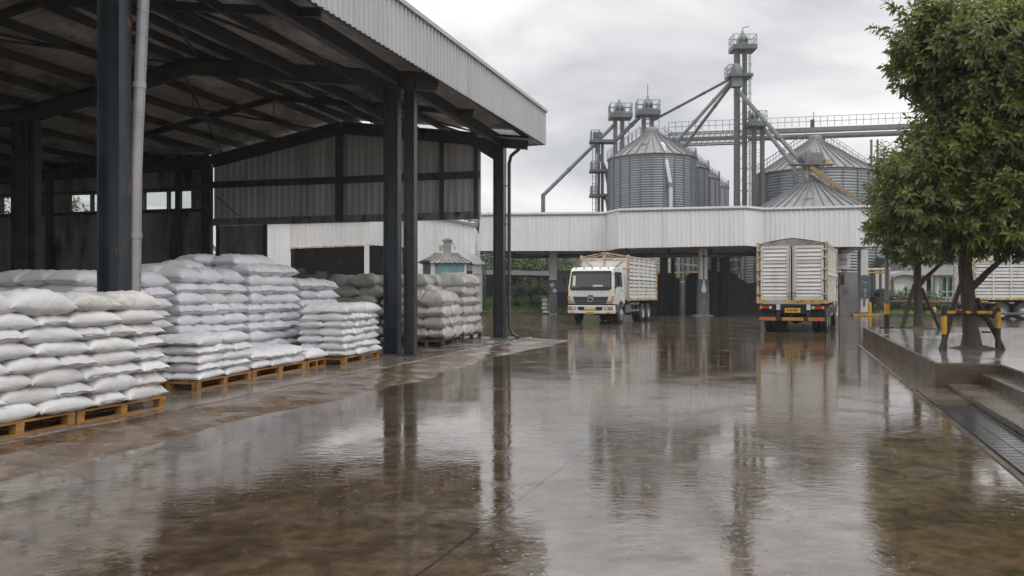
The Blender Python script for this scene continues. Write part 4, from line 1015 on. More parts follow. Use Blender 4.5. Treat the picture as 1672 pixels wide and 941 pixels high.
def soff(x, y): return Vector((x, y, 4.56))
for k in range(9):
    a = xy[0].lerp(xy[-1], (k+.5)/9); m = MB(); m.bar(soff(a.x, a.y+1.4), soff(a.x+bk.x, a.y+bk.y-.2), .14, .14); m.build('soffit_beam', M['steel_in'], can)
for f in (.5,):
    a, b = xy[0]+bk*f, xy[-1]+bk*f; m = MB(); m.bar(soff(a.x+.3, a.y+1.5)-Vector((0, 0, .04)), soff(b.x-.3, b.y+1.5)-Vector((0, 0, .04)), .2, .34); m.build('soffit_beam', M['steel_in'], can)
for (a, b) in ((1068, 1135), (1160, 1195)):
    p, q = P(a, 412, 62), P(b, 412, 62); m = MB(); m.tube((p.x, p.y, 4.25), (q.x, q.y, 4.25), .12, n=10); m.build('duct', M['wall_grey'], can)
# columns with their painted panels
def ccol(px, Y, style):
    c = P(px, 480, Y); x = c.x
    m = MB(); m.box((x, Y, 2.28), (.52, .52, 4.56)); o = m.build('column', M['wall_white'], can, bevel=.02)
    if style == 1:
        m = MB(); m.box((x, Y, .72), (.76, .7, 1.44)); m.build('plinth', M['wall_grey2'], o, bevel=.03)
        m = MB(); m.box((x, Y, 1.96), (.72, .66, 1.06)); pn = m.build('blue_panel', M['blue_panel'], o, bevel=.02)
        y = Y-.335; pr = [(.05, .50), (.06, .30), (.12, .05), (.17, -.22), (.13, -.34), (0, -.38)]
        m = MB(); m.add([(x+a, y-.004, 1.95+b) for a, b in pr]+[(x-a, y-.004, 1.95+b) for a, b in reversed(pr[:-1])], [tuple(range(11))]); m.build('emblem', M['wall_white'], pn)
        m = MB(); m.box((x, Y, .035), (1.2, 1.0, .07)); m.build('footing', M['concrete'], o)
        m = MB(); m.tube((x, Y-.3, 2.5), (x, Y-.3, 4.5), .03, n=6); m.box((x, Y-.32, 4.05), (.3, .06, .10)); m.build('conduit', M['black'], o)
        m = MB(); m.box((x, Y-.36, 1.0), (.05, .02, .28)); m.box((x, Y-.36, .62), (.07, .02, .07)); m.build('switch', M['yellow'], o)
    if style == 2:
        m = MB(); m.prism([(x-.36, 0, 1.2), (x+.36, 0, 1.2), (x+.36, 0, 2.55), (x+.2, 0, 2.8), (x-.2, 0, 2.8), (x-.36, 0, 2.55)], (0, Y-.34, 0), (0, Y-.28, 0)); pn = m.build('blue_panel', M['blue_panel'], o)
        m = MB(); m.box((x, Y-.35, 2.3), (.30, .014, .12)); m.lathe([(0, -.001), (.11, 0), (.12, .012)], (x, Y-.352, 1.75), 14, 'y'); m.box((x, Y-.35, 1.55), (.1, .014, .5)); m.build('emblem', M['wall_grey'], pn)
        m = MB(); m.box((x, Y, .12), (.8, .75, .24)); m.build('footing', M['yel_foot'], o, bevel=.02)
        m = MB(); m.box((x-.02, Y-.30, .9), (.14, .05, .5)); m.build('meter_box', M['galv_dark'], o)
    if style == 3:
        m = MB(); m.box((x-.02, Y-.30, 1.95), (.62, .06, 1.1)); pn = m.build('blue_panel', M['blue_panel'], o)
        for (dx, zz) in ((-.08, 2.13), (.1, 1.72)):
            m = MB(); m.lathe([(0, 0), (.15, .001), (.16, .014)], (x+dx, Y-.346, zz), 16, 'y'); m.build('emblem', M['wall_white'], pn)
        m = MB(); m.box((x, Y-.27, .72), (.5, .05, 1.3)); m.build('plinth', M['wall_grey2'], o)
M['wall_grey2'] = mk('grey_plinth', (.10, .102, .10), .5, .35, 1, dirt=[((.2, .2, .19), .62, .72, 2, (1, 1, 1))])
M['yel_foot'] = mk('yellow_footing', (.42, .24, .05), .6, .4, 3, dirt=[((.2, .19, .17), .48, .55, 2, (1, 1, 1))])
ccol(903, 62.6, 3); ccol(1147.5, 58.4, 1); ccol(1409, 60, 2)
# partition walls inside the bay
def wallseg(pa, pb, Y, z1, mat, label=None, top=None):
    a, b = P(pa, 480, Y).x, P(pb, 480, Y).x; m = MB()
    if top: m.prism([(a, 0, 0), (b, 0, 0)]+[(P(px, 480, Y).x, 0, 1.5+(480-py)*Y/F) for px, py in top], (0, Y, 0), (0, Y+.3, 0))
    else: m.obox((a, Y, 0), (b-a, 0, 0), (0, .3, 0), (0, 0, z1))
    o = m.build('partition_wall', M[mat]); return tag(o, label, 'wall')
wallseg(1040, 1110, 70, 0, 'dark', 'black stepped partition wall behind the front-facing truck', [(1110, 454), (1101, 454), (1101, 446), (1072, 446), (1072, 444), (1040, 444)])
wallseg(1120, 1142, 70, 0, 'dark', 'black partition wall with a rounded corner left of the emblem column', [(1142, 446), (1128, 446), (1123, 449), (1120, 456)])
wallseg(1152, 1242, 67, 0, 'wall_dk', 'stained dark curved partition wall right of the emblem column', [(1242, 460), (1232, 462), (1222, 464), (1212, 457), (1204, 453), (1204, 448), (1180, 445), (1160, 441), (1152, 441)])
wallseg(910, 942, 66, 3.3, 'wall_grey', 'grey stained wall between the left canopy column and the truck cab')
m = MB(); a = P(910, 480, 65.9); b = P(942, 480, 65.9); m.obox((a.x, 65.7, .02), (b.x-a.x, 0, 0), (0, .1, 0), (0, 0, 1.6)); tag(m.build('wall_panel', M['wall_dk']), 'low black stained panel against the wall beside the truck cab', 'panel')
wallseg(1371, 1401, 64, 3.1, 'wall_grey', 'grey plastered wall left of the right canopy column')
cb = thing('control_cabinet', 'pale grey control cabinet on the wall under the canopy beside the rear-view truck', 'cabinet', P(1376, 480, 63.6)[:2]+(2.8,))
m = MB(); a = P(1376, 480, 63.6).x; m.box((a, 63.6, 3.9), (.95, .5, 1.15)); m.build('case', M['wall_white'], cb, bevel=.02)
m = MB(); m.box((a-.05, 63.33, 4.0), (.5, .04, .3)); m.box((a-.05, 63.33, 3.7), (.5, .04, .1)); m.build('label_plate', M['galv'], cb)
m = MB(); m.bar((a, 63.6, 2.9), (a, 63.6, 3.4), .1, .1, V); m.build('bracket', M['galv_dark'], cb)
for (px, Y, w_, lab) in ((1081, 68, .34, 'dark steel post behind the front-facing truck bed'), (1087, 68.6, .3, 'second dark steel post behind the front-facing truck'), (1099, 69, .3, 'brown steel post above the stepped black wall'), (1166, 66, .5, 'thick black pipe right of the emblem column'), (1180, 66.5, .42, 'black upright pipe mid bay'), (1188, 66.5, .34, 'black upright pipe beside the window gap'), (1142, 69, .2, 'thin black post left of the emblem column')):
    m = MB(); c = P(px, 480, Y); m.tube((c.x, Y, 0), (c.x, Y, 4.55), w_/2, n=10); tag(m.build('steel_post', M['dark']), lab, 'post')
# ------------------------------------------------------------------ silos
def silo(x, y, r, ze, za, label, cat='silo', ring=.24, skirt=0, ribs=30, name='grain_silo', ladder=True):
    t = thing(name, label, cat, (x, y, 0), 'galvanised grain silos')
    pr = []; n = int((ze-skirt)/ring)
    for i in range(n):
        z = skirt+(ze-skirt)*i/n; h = (ze-skirt)/n
        pr += [(r, z), (r+.045, z+h*.35), (r+.045, z+h*.55), (r, z+h*.9)]
    pr.append((r, ze))
    m = MB(); m.lathe(pr, (x, y, 0), 72, smooth=False); m.build('silo_wall', M['galv'], t, fix=False)
    m = MB()
    for k in range(24):
        a = k*math.pi/12+.1; c = Vector((x+(r+.07)*math.cos(a), y+(r+.07)*math.sin(a), 0)); m.bar(c+Vector((0, 0, skirt)), c+Vector((0, 0, ze)), .09, .07, (math.cos(a), math.sin(a), 0))
    m.build('stiffeners', M['galv_dark'], t)
    m = MB(); e = r+.18
    m.lathe([(e, ze-.04), (e, ze+.03), (r*.5, ze+(za-ze)*.54), (.62, za-.05), (.55, za), (0, za+.02)], (x, y, 0), 72, smooth=False); rf = m.build('silo_roof', M['galv_roof'], t, fix=False)
    m = MB()
    for k in range(ribs):
        a = k*2*math.pi/ribs; ca, sa = math.cos(a), math.sin(a)
        m.bar((x+e*ca, y+e*sa, ze+.07), (x+.6*ca, y+.6*sa, za-.01), .075, .09)
    m.build('roof_ribs', M['galv_dark'], rf)
    m = MB(); m.lathe([(.75, za-.2), (.75, za+.25), (.5, za+.45), (0, za+.5)], (x, y, 0), 20); m.build('roof_cap', M['galv_dark'], rf)
    def rail(a, full):
        m = MB(); ca, sa = math.cos(a), math.sin(a); px_, py_ = -sa, ca; prev = None
        for o in (-.4, .4):
            pts = []
            for k in range(9):
                f = k/8; rr = e+(1.2-e)*f; b = Vector((x+rr*ca+px_*o, y+rr*sa+py_*o, ze+(za-ze)*(e-rr)/(e-.6)))
                m.tube(b, b+Vector((0, 0, 1.0)), .028, n=5); pts.append(b+Vector((0, 0, 1.0)))
            m.path(pts, .028, 5); m.path([p-Vector((0, 0, .45)) for p in pts], .02, 5)
        m.build('roof_rail', M['galv_dark'], t)
    if ladder:
        for a in full_rails.get(name, (0.25, 2.8)): rail(a, True)
    m = MB()
    for k in range(20):
        a0 = k*.09-.5; a = a0
        c = Vector((x+(e-.1)*math.cos(a), y+(e-.1)*math.sin(a), ze)); m.tube(c, c+Vector((0, 0, .95)), .028, n=5)
        if k: m.tube(last+Vector((0, 0, .95)), c+Vector((0, 0, .95)), .028, n=5); m.tube(last+Vector((0, 0, .5)), c+Vector((0, 0, .5)), .02, n=5)
        last = c
    if ladder: m.build('eave_rail', M['galv_dark'], t)
    m = MB(); a = -2.0; c = Vector((x+r*.62*math.cos(a), y+r*.62*math.sin(a), ze+(za-ze)*.38)); m.box(c, (.7, .6, .2)); m.build('roof_hatch', M['rust_hatch'], rf)
    return t
full_rails = {'grain_silo': (0.15, 2.9), 'wide_grain_silo': (-.05, 3.2)}
M['rust_hatch'] = mk('rusty_hatch', (.22, .15, .10), .6, .4, 3)
lab = ['front grey ribbed silo of the left row with cone roof', 'second silo of the left row, half hidden by the front one', 'third silo of the left row, a grey sliver', 'farthest silo of the left row, smallest at its right end']
for k in range(4):
    x_, y_ = (1064.5-836)*90/F+3.23*k, 90+8.35*k
    silo(x_, y_, 4.50, 15.55, 18.5, lab[k])
bx = (1331-836)*95/F
silo(bx, 95, 6.42, 14.6, 18.6, 'wide grey silo beneath the conveyor bridge, behind the low cone', name='wide_grain_silo', ribs=44, ring=.3)
kx = (1326-836)*76/F
silo(kx, 76, 6.1, 8.2, 11.55, 'low cone-roofed bin peeping over the canopy before the wide silo', name='cone_roof_bin', ribs=40, ladder=False)
# white downspout on the front silo
sp_ = thing('downspout', 'pale bent downspout running down the face of the front left silo', 'pipe', P(1094, 340, 85))
m = MB(); m.path([P(1081, 235, 87.4), P(1084, 239, 86.2), P(1090, 275, 85.4), P(1095, 302, 85.2), P(1095, 345, 85.2), Vector((P(1095, 345, 85.2).x, 85.2, 0))], .2, 10); m.build('spout_pipe', M['wall_white'], sp_)
m = MB(); q = P(1095, 302, 85.2); m.lathe([(.28, -.2), (.28, .2)], q, 12); m.build('collar', M['galv'], sp_)
# hopper and machinery on top of the low cone
hp = thing('hopper', 'grey hopper and motor on rusty legs atop the low cone', 'hopper', P(1326, 290, 76))
m = MB(); c = P(1326, 262, 76); m.box(c+Vector((0, 0, .1)), (1.5, 1.4, 1.0)); m.prism([c+Vector((-.75, 0, -.4)), c+Vector((.75, 0, -.4)), c+Vector((.3, 0, -.9)), c+Vector((-.3, 0, -.9))], (0, -.6, 0), (0, .6, 0)); m.lathe([(0, 0), (.55, 0), (.55, 1.2), (0, 1.2)], c+Vector((-.6, -.6, .3)), 16, 'y'); m.build('body', M['galv_dark'], hp, bevel=.05)
for dx in (-.7, .75):
    for dy in (-.6, .6): m = MB(); m.bar(c+Vector((dx, dy, -.4)), c+Vector((dx*.8, dy, -2.3)), .12, .12); m.build('leg', M['rusty'], hp)
m = MB(); m.box(c+Vector((1.15, -.3, -.2)), (.5, .6, .5)); m.build('motor', M['yel_rust'], hp, bevel=.06)
m = MB()
for k in range(7):
    b = c+Vector((-2.1+.6*k, -.75, -.55)); m.tube(b, b+Vector((0, 0, .0))+Vector((0, 0, .5)), .025, n=5)
m.bar(c+Vector((-2.2, -.7, -.5)), c+Vector((1.6, -.7, -.5)), 1.0, .08); m.build('walkway', M['galv_dark'], hp)
ch = thing('yellow_chute', 'rusty yellow chute sloping down right from the hopper on the cone', 'chute', P(1411, 334, 74))
m = MB(); a, b = P(1324, 273, 75.2), P(1416, 338, 73); m.bar(a, b, .5, .35); m.build('trough', M['yel_chute'] if 'yel_chute' in M else M['yel_rust'], ch)
m = MB(); m.bar(a+Vector((0, -.1, -.55)), b+Vector((0, -.1, -.55)), .12, .12)
for k in range(14):
    p0 = a.lerp(b, k/14); p1 = a.lerp(b, (k+.5)/14); m.bar(p0+Vector((0, -.1, -.1)), p1+Vector((0, -.1, -.55)), .06, .06); m.bar(p1+Vector((0, -.1, -.55)), a.lerp(b, (k+1)/14)+Vector((0, -.1, -.1)), .06, .06)
m.build('truss', M['rusty'], ch)
# ------------------------------------------------------------------ bucket elevators
def railing(m, c, wx, wy, z, h=1.05):
    cs = [(-wx, -wy), (wx, -wy), (wx, wy), (-wx, wy)]
    for i in range(4):
        a, b = cs[i], cs[(i+1) % 4]; nn = 3
        for k in range(nn): f = k/nn; p = Vector((c.x+a[0]+(b[0]-a[0])*f, c.y+a[1]+(b[1]-a[1])*f, z)); m.tube(p, p+Vector((0, 0, h)), .035, n=5)
        for zz in (h, h*.5): m.tube((c.x+a[0], c.y+a[1], z+zz), (c.x+b[0], c.y+b[1], z+zz), .035, n=5)
def dome(m, c, r, z0, z1):
    h = z1-z0; m.lathe([(r*.95, z0), (r, z0+h*.45), (r*.93, z0+h*.62), (r*.7, z0+h*.84), (r*.3, z0+h*.97), (.16, z0+h), (.16, z0+h+.25), (0, z0+h+.27)], (c.x, c.y, 0), 20)
def ladder_cage(m, x, y, z0, z1, w=.3):
    for s_ in (-w, w): m.tube((x+s_, y, z0), (x+s_, y, z1), .035, n=5)
    z = z0; i = 0
    while z < z1: m.tube((x-w, y, z), (x+w, y, z), .022, n=4); z += .7
    z = z0+2
    while z < z1: m.path([(x-w, y, z), (x-w-.08, y-.45, z), (x, y-.7, z), (x+w+.08, y-.45, z), (x+w, y, z)], .022, 4); z += 1.6
def elevator(label, Y, cx, legs, leg_r, ytop_dome, ybot_dome, wdome, plat, zb=0, ladder=None, extra=None):
    c = P(cx, 480, Y); zy = lambda y: 1.5+(480-y)*Y/F
    t = thing('bucket_elevator', label, 'elevator tower', (c.x, Y, zb), 'bucket elevator towers')
    for lx in legs:
        x = P(lx, 480, Y).x; m = MB(); m.bar((x, Y, zb), (x, Y, zy(ybot_dome)), leg_r*2, leg_r*2, (0, 1, 0))
        z = zb+2
        while z < zy(ybot_dome): m.box((x, Y, z), (leg_r*2.35, leg_r*2.35, .1)); z += 2.6
        m.build('elevator_leg', M['tower'], t)
    m = MB(); dome(m, c, wdome/2*Y/F, zy(ybot_dome), zy(ytop_dome)); m.box((c.x, Y, zy(ybot_dome)-.15), (wdome*1.15*Y/F, 1.0, .5)); hd = m.build('head', M['head'], t)
    m = MB()
    for dx in (-.26, .26): m.box((c.x+dx, Y-wdome/2*Y/F*.93, zy(ybot_dome)+.55), (.28, .2, .34))
    m.build('inspection_port', M['black'], hd)
    x0, x1, yt, yb_ = plat; a, b = P(x0, 480, Y).x, P(x1, 480, Y).x; wx = (b-a)/2; cc = Vector(((a+b)/2, Y, 0))
    m = MB(); m.box((cc.x, Y, (zy(yt)+zy(yb_))/2), (2*wx, 2.2, zy(yt)-zy(yb_))); pf = m.build('platform', M['tower'], t)
    m = MB(); railing(m, cc, wx-.05, 1.05, zy(yt)); m.build('railing', M['galv_dark'], pf)
    if ladder:
        m = MB(); ladder_cage(m, P(ladder, 480, Y).x, Y-.3, zb, zy(yt)); m.build('ladder', M['galv_dark'], t)
    if extra: extra(t, Y, zy, c)
    return t
def spout(t, p, q, r=.18, name='spout'):
    m = MB(); m.tube(p, q, r, n=10); d = (Vector(q)-Vector(p)); 
    for f in (.33, .66): c = Vector(p)+d*f; m.tube(c-d.normalized()*.1, c+d.normalized()*.1, r*1.25, n=10)
    return m.build(name, M['tower'], t)
def ex1(t, Y, zy, c):
    # upper and lower heads share the mast; spouts fan out from the lower head
    x = P(1202, 480, Y).x; m = MB(); dome(m, Vector((x, Y, 0)), .62, zy(128), zy(103)); m.box((x, Y, zy(132)), (1.1, 1.0, 1.4)); m.build('lower_head', M['head'], t)
    m = MB(); a, b = P(1187, 480, Y).x, P(1226, 480, Y).x; m.box(((a+b)/2, Y, zy(125.5)), (b-a, 2.0, .3)); pf = m.build('platform', M['tower'], t)
    m = MB(); railing(m, Vector((P(1191, 480, Y).x, Y, 0)), .28, 1.0, zy(125)); m.build('railing', M['galv_dark'], pf)
    m = MB(); m.path([(P(1205, 480, Y).x, Y, zy(86)), (P(1203, 480, Y).x, Y, zy(95)), (x, Y, zy(104))], .22, 8); m.build('transition', M['tower'], t)
    m = MB(); m.tube((c.x, Y, zy(55)), (c.x, Y, zy(48)), .06, n=5); m.path([(c.x, Y, zy(48)), (c.x+.1, Y, zy(45)), (c.x+.7, Y, zy(43.8))], .05, 5); m.build('antenna', M['galv_dark'], t)
    m = MB(); x2 = P(1222, 480, Y).x; m.tube((x2, Y-.3, 0), (x2, Y-.3, zy(84)), .05, n=5); x3 = P(1208.5, 480, Y).x; m.tube((x3, Y+.4, 0), (x3, Y+.4, zy(84)), .10, n=6)
    z = 3
    while z < zy(150): m.bar((P(1202, 480, Y).x, Y+.2, z), (x2, Y+.2, z), .06, .06); m.bar((P(1202, 480, Y).x, Y+.2, z), (x2, Y+.2, z+2.4), .04, .04); z += 2.4
    m.build('bracing', M['galv_dark'], t)
    s0 = P(1196, 130, Y)
    spout(t, s0, P(1103, 234, 90.5)); spout(t, s0+Vector((0, .4, -.4)), P(1114, 244, 94)); spout(t, s0+Vector((-.2, .2, .1)), P(1066, 197, 96.5), .15)
    spout(t, P(1203, 146, Y), P(1319, 277, 77), .21)
elevator('tallest elevator tower with domed head and curved antenna, centre right', 92, 1212.5, (1202, 1215.8), .21, 55, 76, 18, (1193.5, 1232, 76.5, 84), ladder=1220, extra=ex1)
def ex2(t, Y, zy, c):
    spout(t, P(1246, 208, Y), P(1297, 272, 79), .2); spout(t, P(1297, 272, 79), P(1302, 312, 78), .17)
elevator('shorter elevator tower just right of the tallest one, with lit ladder bays', 91.2, 1231, (1231, 1244.6), .20, 182, 200, 14, (1219.5, 1248.5, 200.5, 208.5), ladder=1238, extra=ex2)
def ex3(t, Y, zy, c):
    spout(t, P(1004, 203, Y), P(887, 319, 89), .2)
    m = MB(); p = P(886.8, 317, 89); m.path([P(889, 317.3, 89), p, Vector((p.x, 89, 0))], .22, 8); m.build('spout_drop', M['tower'], t)
elevator('left elevator tower with green dome beside the front silo, long spout leading down left', 96.5, 1011, (1004.5, 1015.8), .22, 167, 186.5, 18.5, (994.5, 1031, 187, 194.5), ladder=1022, extra=ex3)
def ex4(t, Y, zy, c):
    m = MB(); m.tube((c.x, Y, zy(160)), (c.x, Y, zy(137.5)), .04, n=5); m.tube((c.x, Y, zy(144)), (c.x+.2, Y, zy(144)), .03, n=5); m.build('antenna', M['galv_dark'], t)
    spout(t, P(1044, 192, Y), P(1006, 229, Y-.5), .22)
    m = MB(); 
    for k in range(6): zz = zy(196+k*7); m.bar((P(1051, 480, Y).x, Y-.3, zz), (P(1063, 480, Y).x, Y-.3, zz), .12, .1)
    m.build('bracing', M['galv_dark'], t)
elevator('domed elevator tower rising above the front silo cone, thin antenna on top', 96.5, 1057.5, (1051, 1064), .23, 161, 181.5, 18, (1038.5, 1076, 182, 190), ladder=1071, extra=ex4)
# ladder tower left of the front silo
Y = 92; zy = lambda y: 1.5+(480-y)*Y/F; X = lambda px: (px-836)*Y/F
lt = thing('ladder_tower', 'slender access tower with three railed landings left of the front silo', 'tower', (X(980), Y, 0))
for px, r_ in ((973, .07), (977.5, .16), (983.5, .16)):
    m = MB(); m.tube((X(px), Y, 0), (X(px), Y, zy(235)), r_, n=8); m.build('mast', M['tower'], lt)
for (x0, x1, y_) in ((962.5, 1003, 232), (962.5, 992, 280), (962.5, 992, 320)):
    m = MB(); m.box(((X(x0)+X(x1))/2, Y, zy(y_)), (X(x1)-X(x0), 1.6, .28)); pf = m.build('landing', M['tower'], lt)
    m = MB(); railing(m, Vector(((X(x0)+X(min(x1, 990)))/2-.3, Y, 0)), (X(min(x1, 985))-X(x0))/2-.3, .75, zy(y_)+.1, 1.05 if y_ < 240 else .9); m.build('railing', M['galv_dark'], pf)
m = MB(); m.box((X(976), Y, zy(224)), (.9, .9, .9)); m.build('drive_box', M['tower'], lt)
m = MB(); ladder_cage(m, X(971.5), Y-.4, 0, zy(235)); m.build('ladder', M['galv_dark'], lt)
m = MB(); m.path([P(972, 237, Y), P(978, 252, Y), P(988, 275, Y), P(993, 300, 91.3), P(994, 330, 91)], .16, 8); m.path([P(986, 320, Y), P(991, 330, 91.5), P(993, 345, 91)], .16, 8); m.build('curved_pipe', M['tower'], lt)
# conveyor bridge
zc = 19.2
br = thing('conveyor_bridge', 'long grey conveyor gallery with railing crossing behind the tall tower', 'conveyor', (30, 97, 0))
a, b = Vector((P(1090, 480, 101).x, 101, zc)), Vector((P(1600, 480, 94).x, 94, zc))
m_ = a.lerp(b, .27)
m = MB(); m.bar(m_+Vector((0, -.6, .9)), b+Vector((0, -.6, .9)), .2, .48); m.bar(m_+Vector((0, .6, .95)), b+Vector((0, .6, .95)), .2, .4); m.build('side_girder', M['girder'], br)
m = MB(); m.tube(m_+Vector((0, -.2, .2)), b+Vector((0, -.2, .2)), .30, n=14); m.build('conveyor_tube', M['galv_dark'], br)
m = MB()
for o in (-.6, .6):
    m.bar(a+Vector((0, o, 1.1)), m_+Vector((0, o, 1.1)), .14, .14); m.bar(a+Vector((0, o, -.25)), m_+Vector((0, o, -.25)), .14, .14)
    for k in range(14):
        p0, p1, p2 = a.lerp(m_, k/14), a.lerp(m_, (k+.5)/14), a.lerp(m_, (k+1)/14)
        m.bar(p0+Vector((0, o, -.25)), p1+Vector((0, o, 1.1)), .07, .07); m.bar(p1+Vector((0, o, 1.1)), p2+Vector((0, o, -.25)), .07, .07)
m.build('truss', M['girder'], br)
m = MB(); m.bar(a+Vector((0, 0, .4)), m_+Vector((0, 0, .4)), .7, .35); m.build('belt_trough', M['girder'], br)
m = MB(); n_ = 44
for k in range(n_+1): p = a.lerp(b, k/n_)+Vector((0, -.7, 1.25)); m.tube(p, p+Vector((0, 0, 1.1)), .03, n=5)
for zz in (1.8, 2.35): m.tube(a+Vector((0, -.7, zz)), b+Vector((0, -.7, zz)), .03, n=5)
m.build('railing', M['galv_dark'], br)
for px, Yp in ((1429, 96), (1098, 100.6)):
    c = P(px, 480, Yp); m = MB(); 
    for dx in (-.35, .35): m.bar((c.x+dx, Yp+.2, 0), (c.x+dx, Yp+.2, zc-.4), .2, .2, (0, 1, 0))
    k = 2
    while k < zc-2: m.bar((c.x-.35, Yp+.2, k), (c.x+.35, Yp+.2, k+1.6), .06, .06); k += 1.6
    m.build('support_post', M['tower'], br)
m = MB(); c = P(1329, 480, 97); m.box((c.x, 97.5, zc+1.6), (.35, .4, 1.0)); m.tube((c.x+.1, 97.5, zc+2), (c.x+.15, 97.5, zc+3), .04, n=5); m.build('drive_motor', M['black'], br)
m = MB(); m.box((c.x, 96.4, zc-.6), (1.6, 1.2, .5)); m.build('discharge_gate', M['tower'], br)
# rusty yellow pipework glimpsed through the bay
sf = thing('steel_scaffold', 'rusty yellow and grey pipework glimpsed through the gap between trucks', 'scaffold', (22, 80, 0))
m = MB()
for k in range(7): x = P(1188+k*9, 480, 80).x; m.tube((x, 80, 0), (x, 80, 6), .13, n=7)
m.build('upright', M['tower'], sf)
m = MB()
for z_, f in ((3.6, .8), (4.6, .2), (5.4, .5), (2.6, 0)): m.bar((P(1180, 480, 79.6).x, 79.6, z_), (P(1250, 480, 79.6).x, 79.6, z_+f), .16, .16)
m.build('cross_pipe', M['yel_rust'], sf)
m = MB(); x = P(1226, 480, 79).x
for k in range(9): m.box((x-1+k*.36, 79, 2.6), (.22, .2, 1.9))
m.build('slat_screen', M['rusty'], sf)
sf = thing('pipe_rack', 'tangle of rusty pipes between the two black partition walls', 'pipe rack', (15.5, 78, 0))
m = MB()
for k in range(7): x = P(1096+k*8, 480, 78).x; m.tube((x, 78+.2*(k % 2), 0), (x, 78+.2*(k % 2), 5.6), .1, n=7)
m.build('upright', M['tower'], sf)
m = MB()
for z_, f in ((3.4, .1), (4.3, -.3), (5.0, 0), (2.5, .2)): m.bar((P(1088, 480, 77.6).x, 77.6, z_), (P(1152, 480, 77.6).x, 77.6, z_+f), .13, .13)
m.build('cross_pipe', M['yel_rust'], sf)
# ------------------------------------------------------------------ trees
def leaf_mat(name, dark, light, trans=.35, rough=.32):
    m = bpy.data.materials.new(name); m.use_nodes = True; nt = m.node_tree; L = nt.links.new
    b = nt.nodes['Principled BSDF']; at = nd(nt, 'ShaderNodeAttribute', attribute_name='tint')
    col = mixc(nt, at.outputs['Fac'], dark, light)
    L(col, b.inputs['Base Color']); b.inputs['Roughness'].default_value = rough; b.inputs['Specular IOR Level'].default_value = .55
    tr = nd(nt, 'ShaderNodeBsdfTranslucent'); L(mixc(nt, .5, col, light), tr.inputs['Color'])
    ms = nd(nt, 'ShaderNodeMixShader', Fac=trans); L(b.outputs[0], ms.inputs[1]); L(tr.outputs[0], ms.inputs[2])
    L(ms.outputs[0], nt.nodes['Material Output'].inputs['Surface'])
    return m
M['leaf'] = leaf_mat('glossy_leaf', (.024, .044, .011), (.205, .255, .045))
M['leaf_far'] = leaf_mat('far_leaf', (.035, .060, .022), (.11, .16, .055), .25, .6)
M['leaf_dark'] = leaf_mat('dark_leaf', (.06, .085, .052), (.15, .185, .11), .2, .6)
def foliage(name, pts, mat, parent, llen, lw, per, seed, droop=.5):
    """pts: list of (Vector centre, Vector outward, tint); a whorl of separate leaves at each twig end"""
    rs = random.Random(seed); vs = []; fs = []; tint = []
    for (c, o, tv) in pts:
        o = o.normalized() if o.length > 1e-3 else Vector((0, 0, 1))
        ax = (o+Vector((rs.uniform(-.6, .6), rs.uniform(-.6, .6), rs.uniform(-.1, .7)))).normalized()
        s1 = ax.orthogonal().normalized(); s2 = ax.cross(s1); a0 = rs.uniform(0, 6.28); tl = llen*1.6
        for k in range(per):
            a = a0+k*2.4; f = k/per
            base = c+ax*tl*(f-.6)
            d = (s1*math.cos(a)+s2*math.sin(a))*(1.05-.55*f)+ax*(.25+.6*f)+Vector((0, 0, -droop*(1.1-f)*rs.uniform(.4, 1.3)))
            d.normalize(); L_ = llen*rs.uniform(.7, 1.25); w = lw*rs.uniform(.75, 1.2)
            up = (ax-d*ax.dot(d)); up = up.normalized() if up.length > .05 else d.orthogonal().normalized()
            sd = d.cross(up); sag = Vector((0, 0, -L_*.22))
            i = len(vs); mid = base+d*L_*.55+up*w*.0; tip = base+d*L_+sag
            vs += [base, mid+sd*w+up*w*.35+sag*.25, tip, mid-sd*w+up*w*.35+sag*.25, mid+sag*.25]
            fs += [(i, i+1, i+4), (i+1, i+2, i+4), (i, i+4, i+3), (i+4, i+2, i+3)]
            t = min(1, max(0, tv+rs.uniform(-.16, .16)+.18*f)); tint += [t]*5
    me = bpy.data.meshes.new(name); me.from_pydata(vs, [], fs); me.materials.append(mat)
    at = me.attributes.new('tint', 'FLOAT', 'POINT'); at.data.foreach_set('value', tint)
    off = WL.get(parent.name, Vector((0, 0, 0))); 
    me.transform(Matrix.Translation(-off)); o = bpy.data.objects.new(name, me); COL.objects.link(o); o.parent = parent; WL[o.name] = off
    return o
def blob_pts(blobs, seed, dens, inner=.45, clump=.0):
    rs = random.Random(seed); out = []
    for (c, r) in blobs:
        c = Vector(c); n = int(dens*r[0]*r[1]**.5*r[2]**.5*4)
        for i in range(n):
            d = Vector((rs.gauss(0, 1), rs.gauss(0, 1), rs.gauss(0, 1))).normalized()
            f = inner+(1-inner)*rs.random()**.55
            f *= 1+.10*math.sin(d.x*7+c.x)*math.sin(d.z*6+c.z)+rs.uniform(0, .10)
            p = c+Vector((d.x*r[0], d.y*r[1], d.z*r[2]))*f
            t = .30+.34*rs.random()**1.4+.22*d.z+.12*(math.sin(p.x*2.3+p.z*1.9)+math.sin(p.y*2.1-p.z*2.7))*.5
            out.append((p, d+Vector((0, 0, .15)), t))
    return out
def crown_blobs(c, r, n, rs, br):
    out = []
    for i in range(n):
        d = Vector((rs.gauss(0, 1), rs.gauss(0, 1), rs.gauss(0, 1))).normalized(); f = rs.uniform(.55, .95)
        b = br*rs.uniform(.7, 1.25); out.append(((c[0]+d.x*r[0]*f, c[1]+d.y*r[1]*f, c[2]+d.z*r[2]*f), (b, b, b*.8)))
    return out
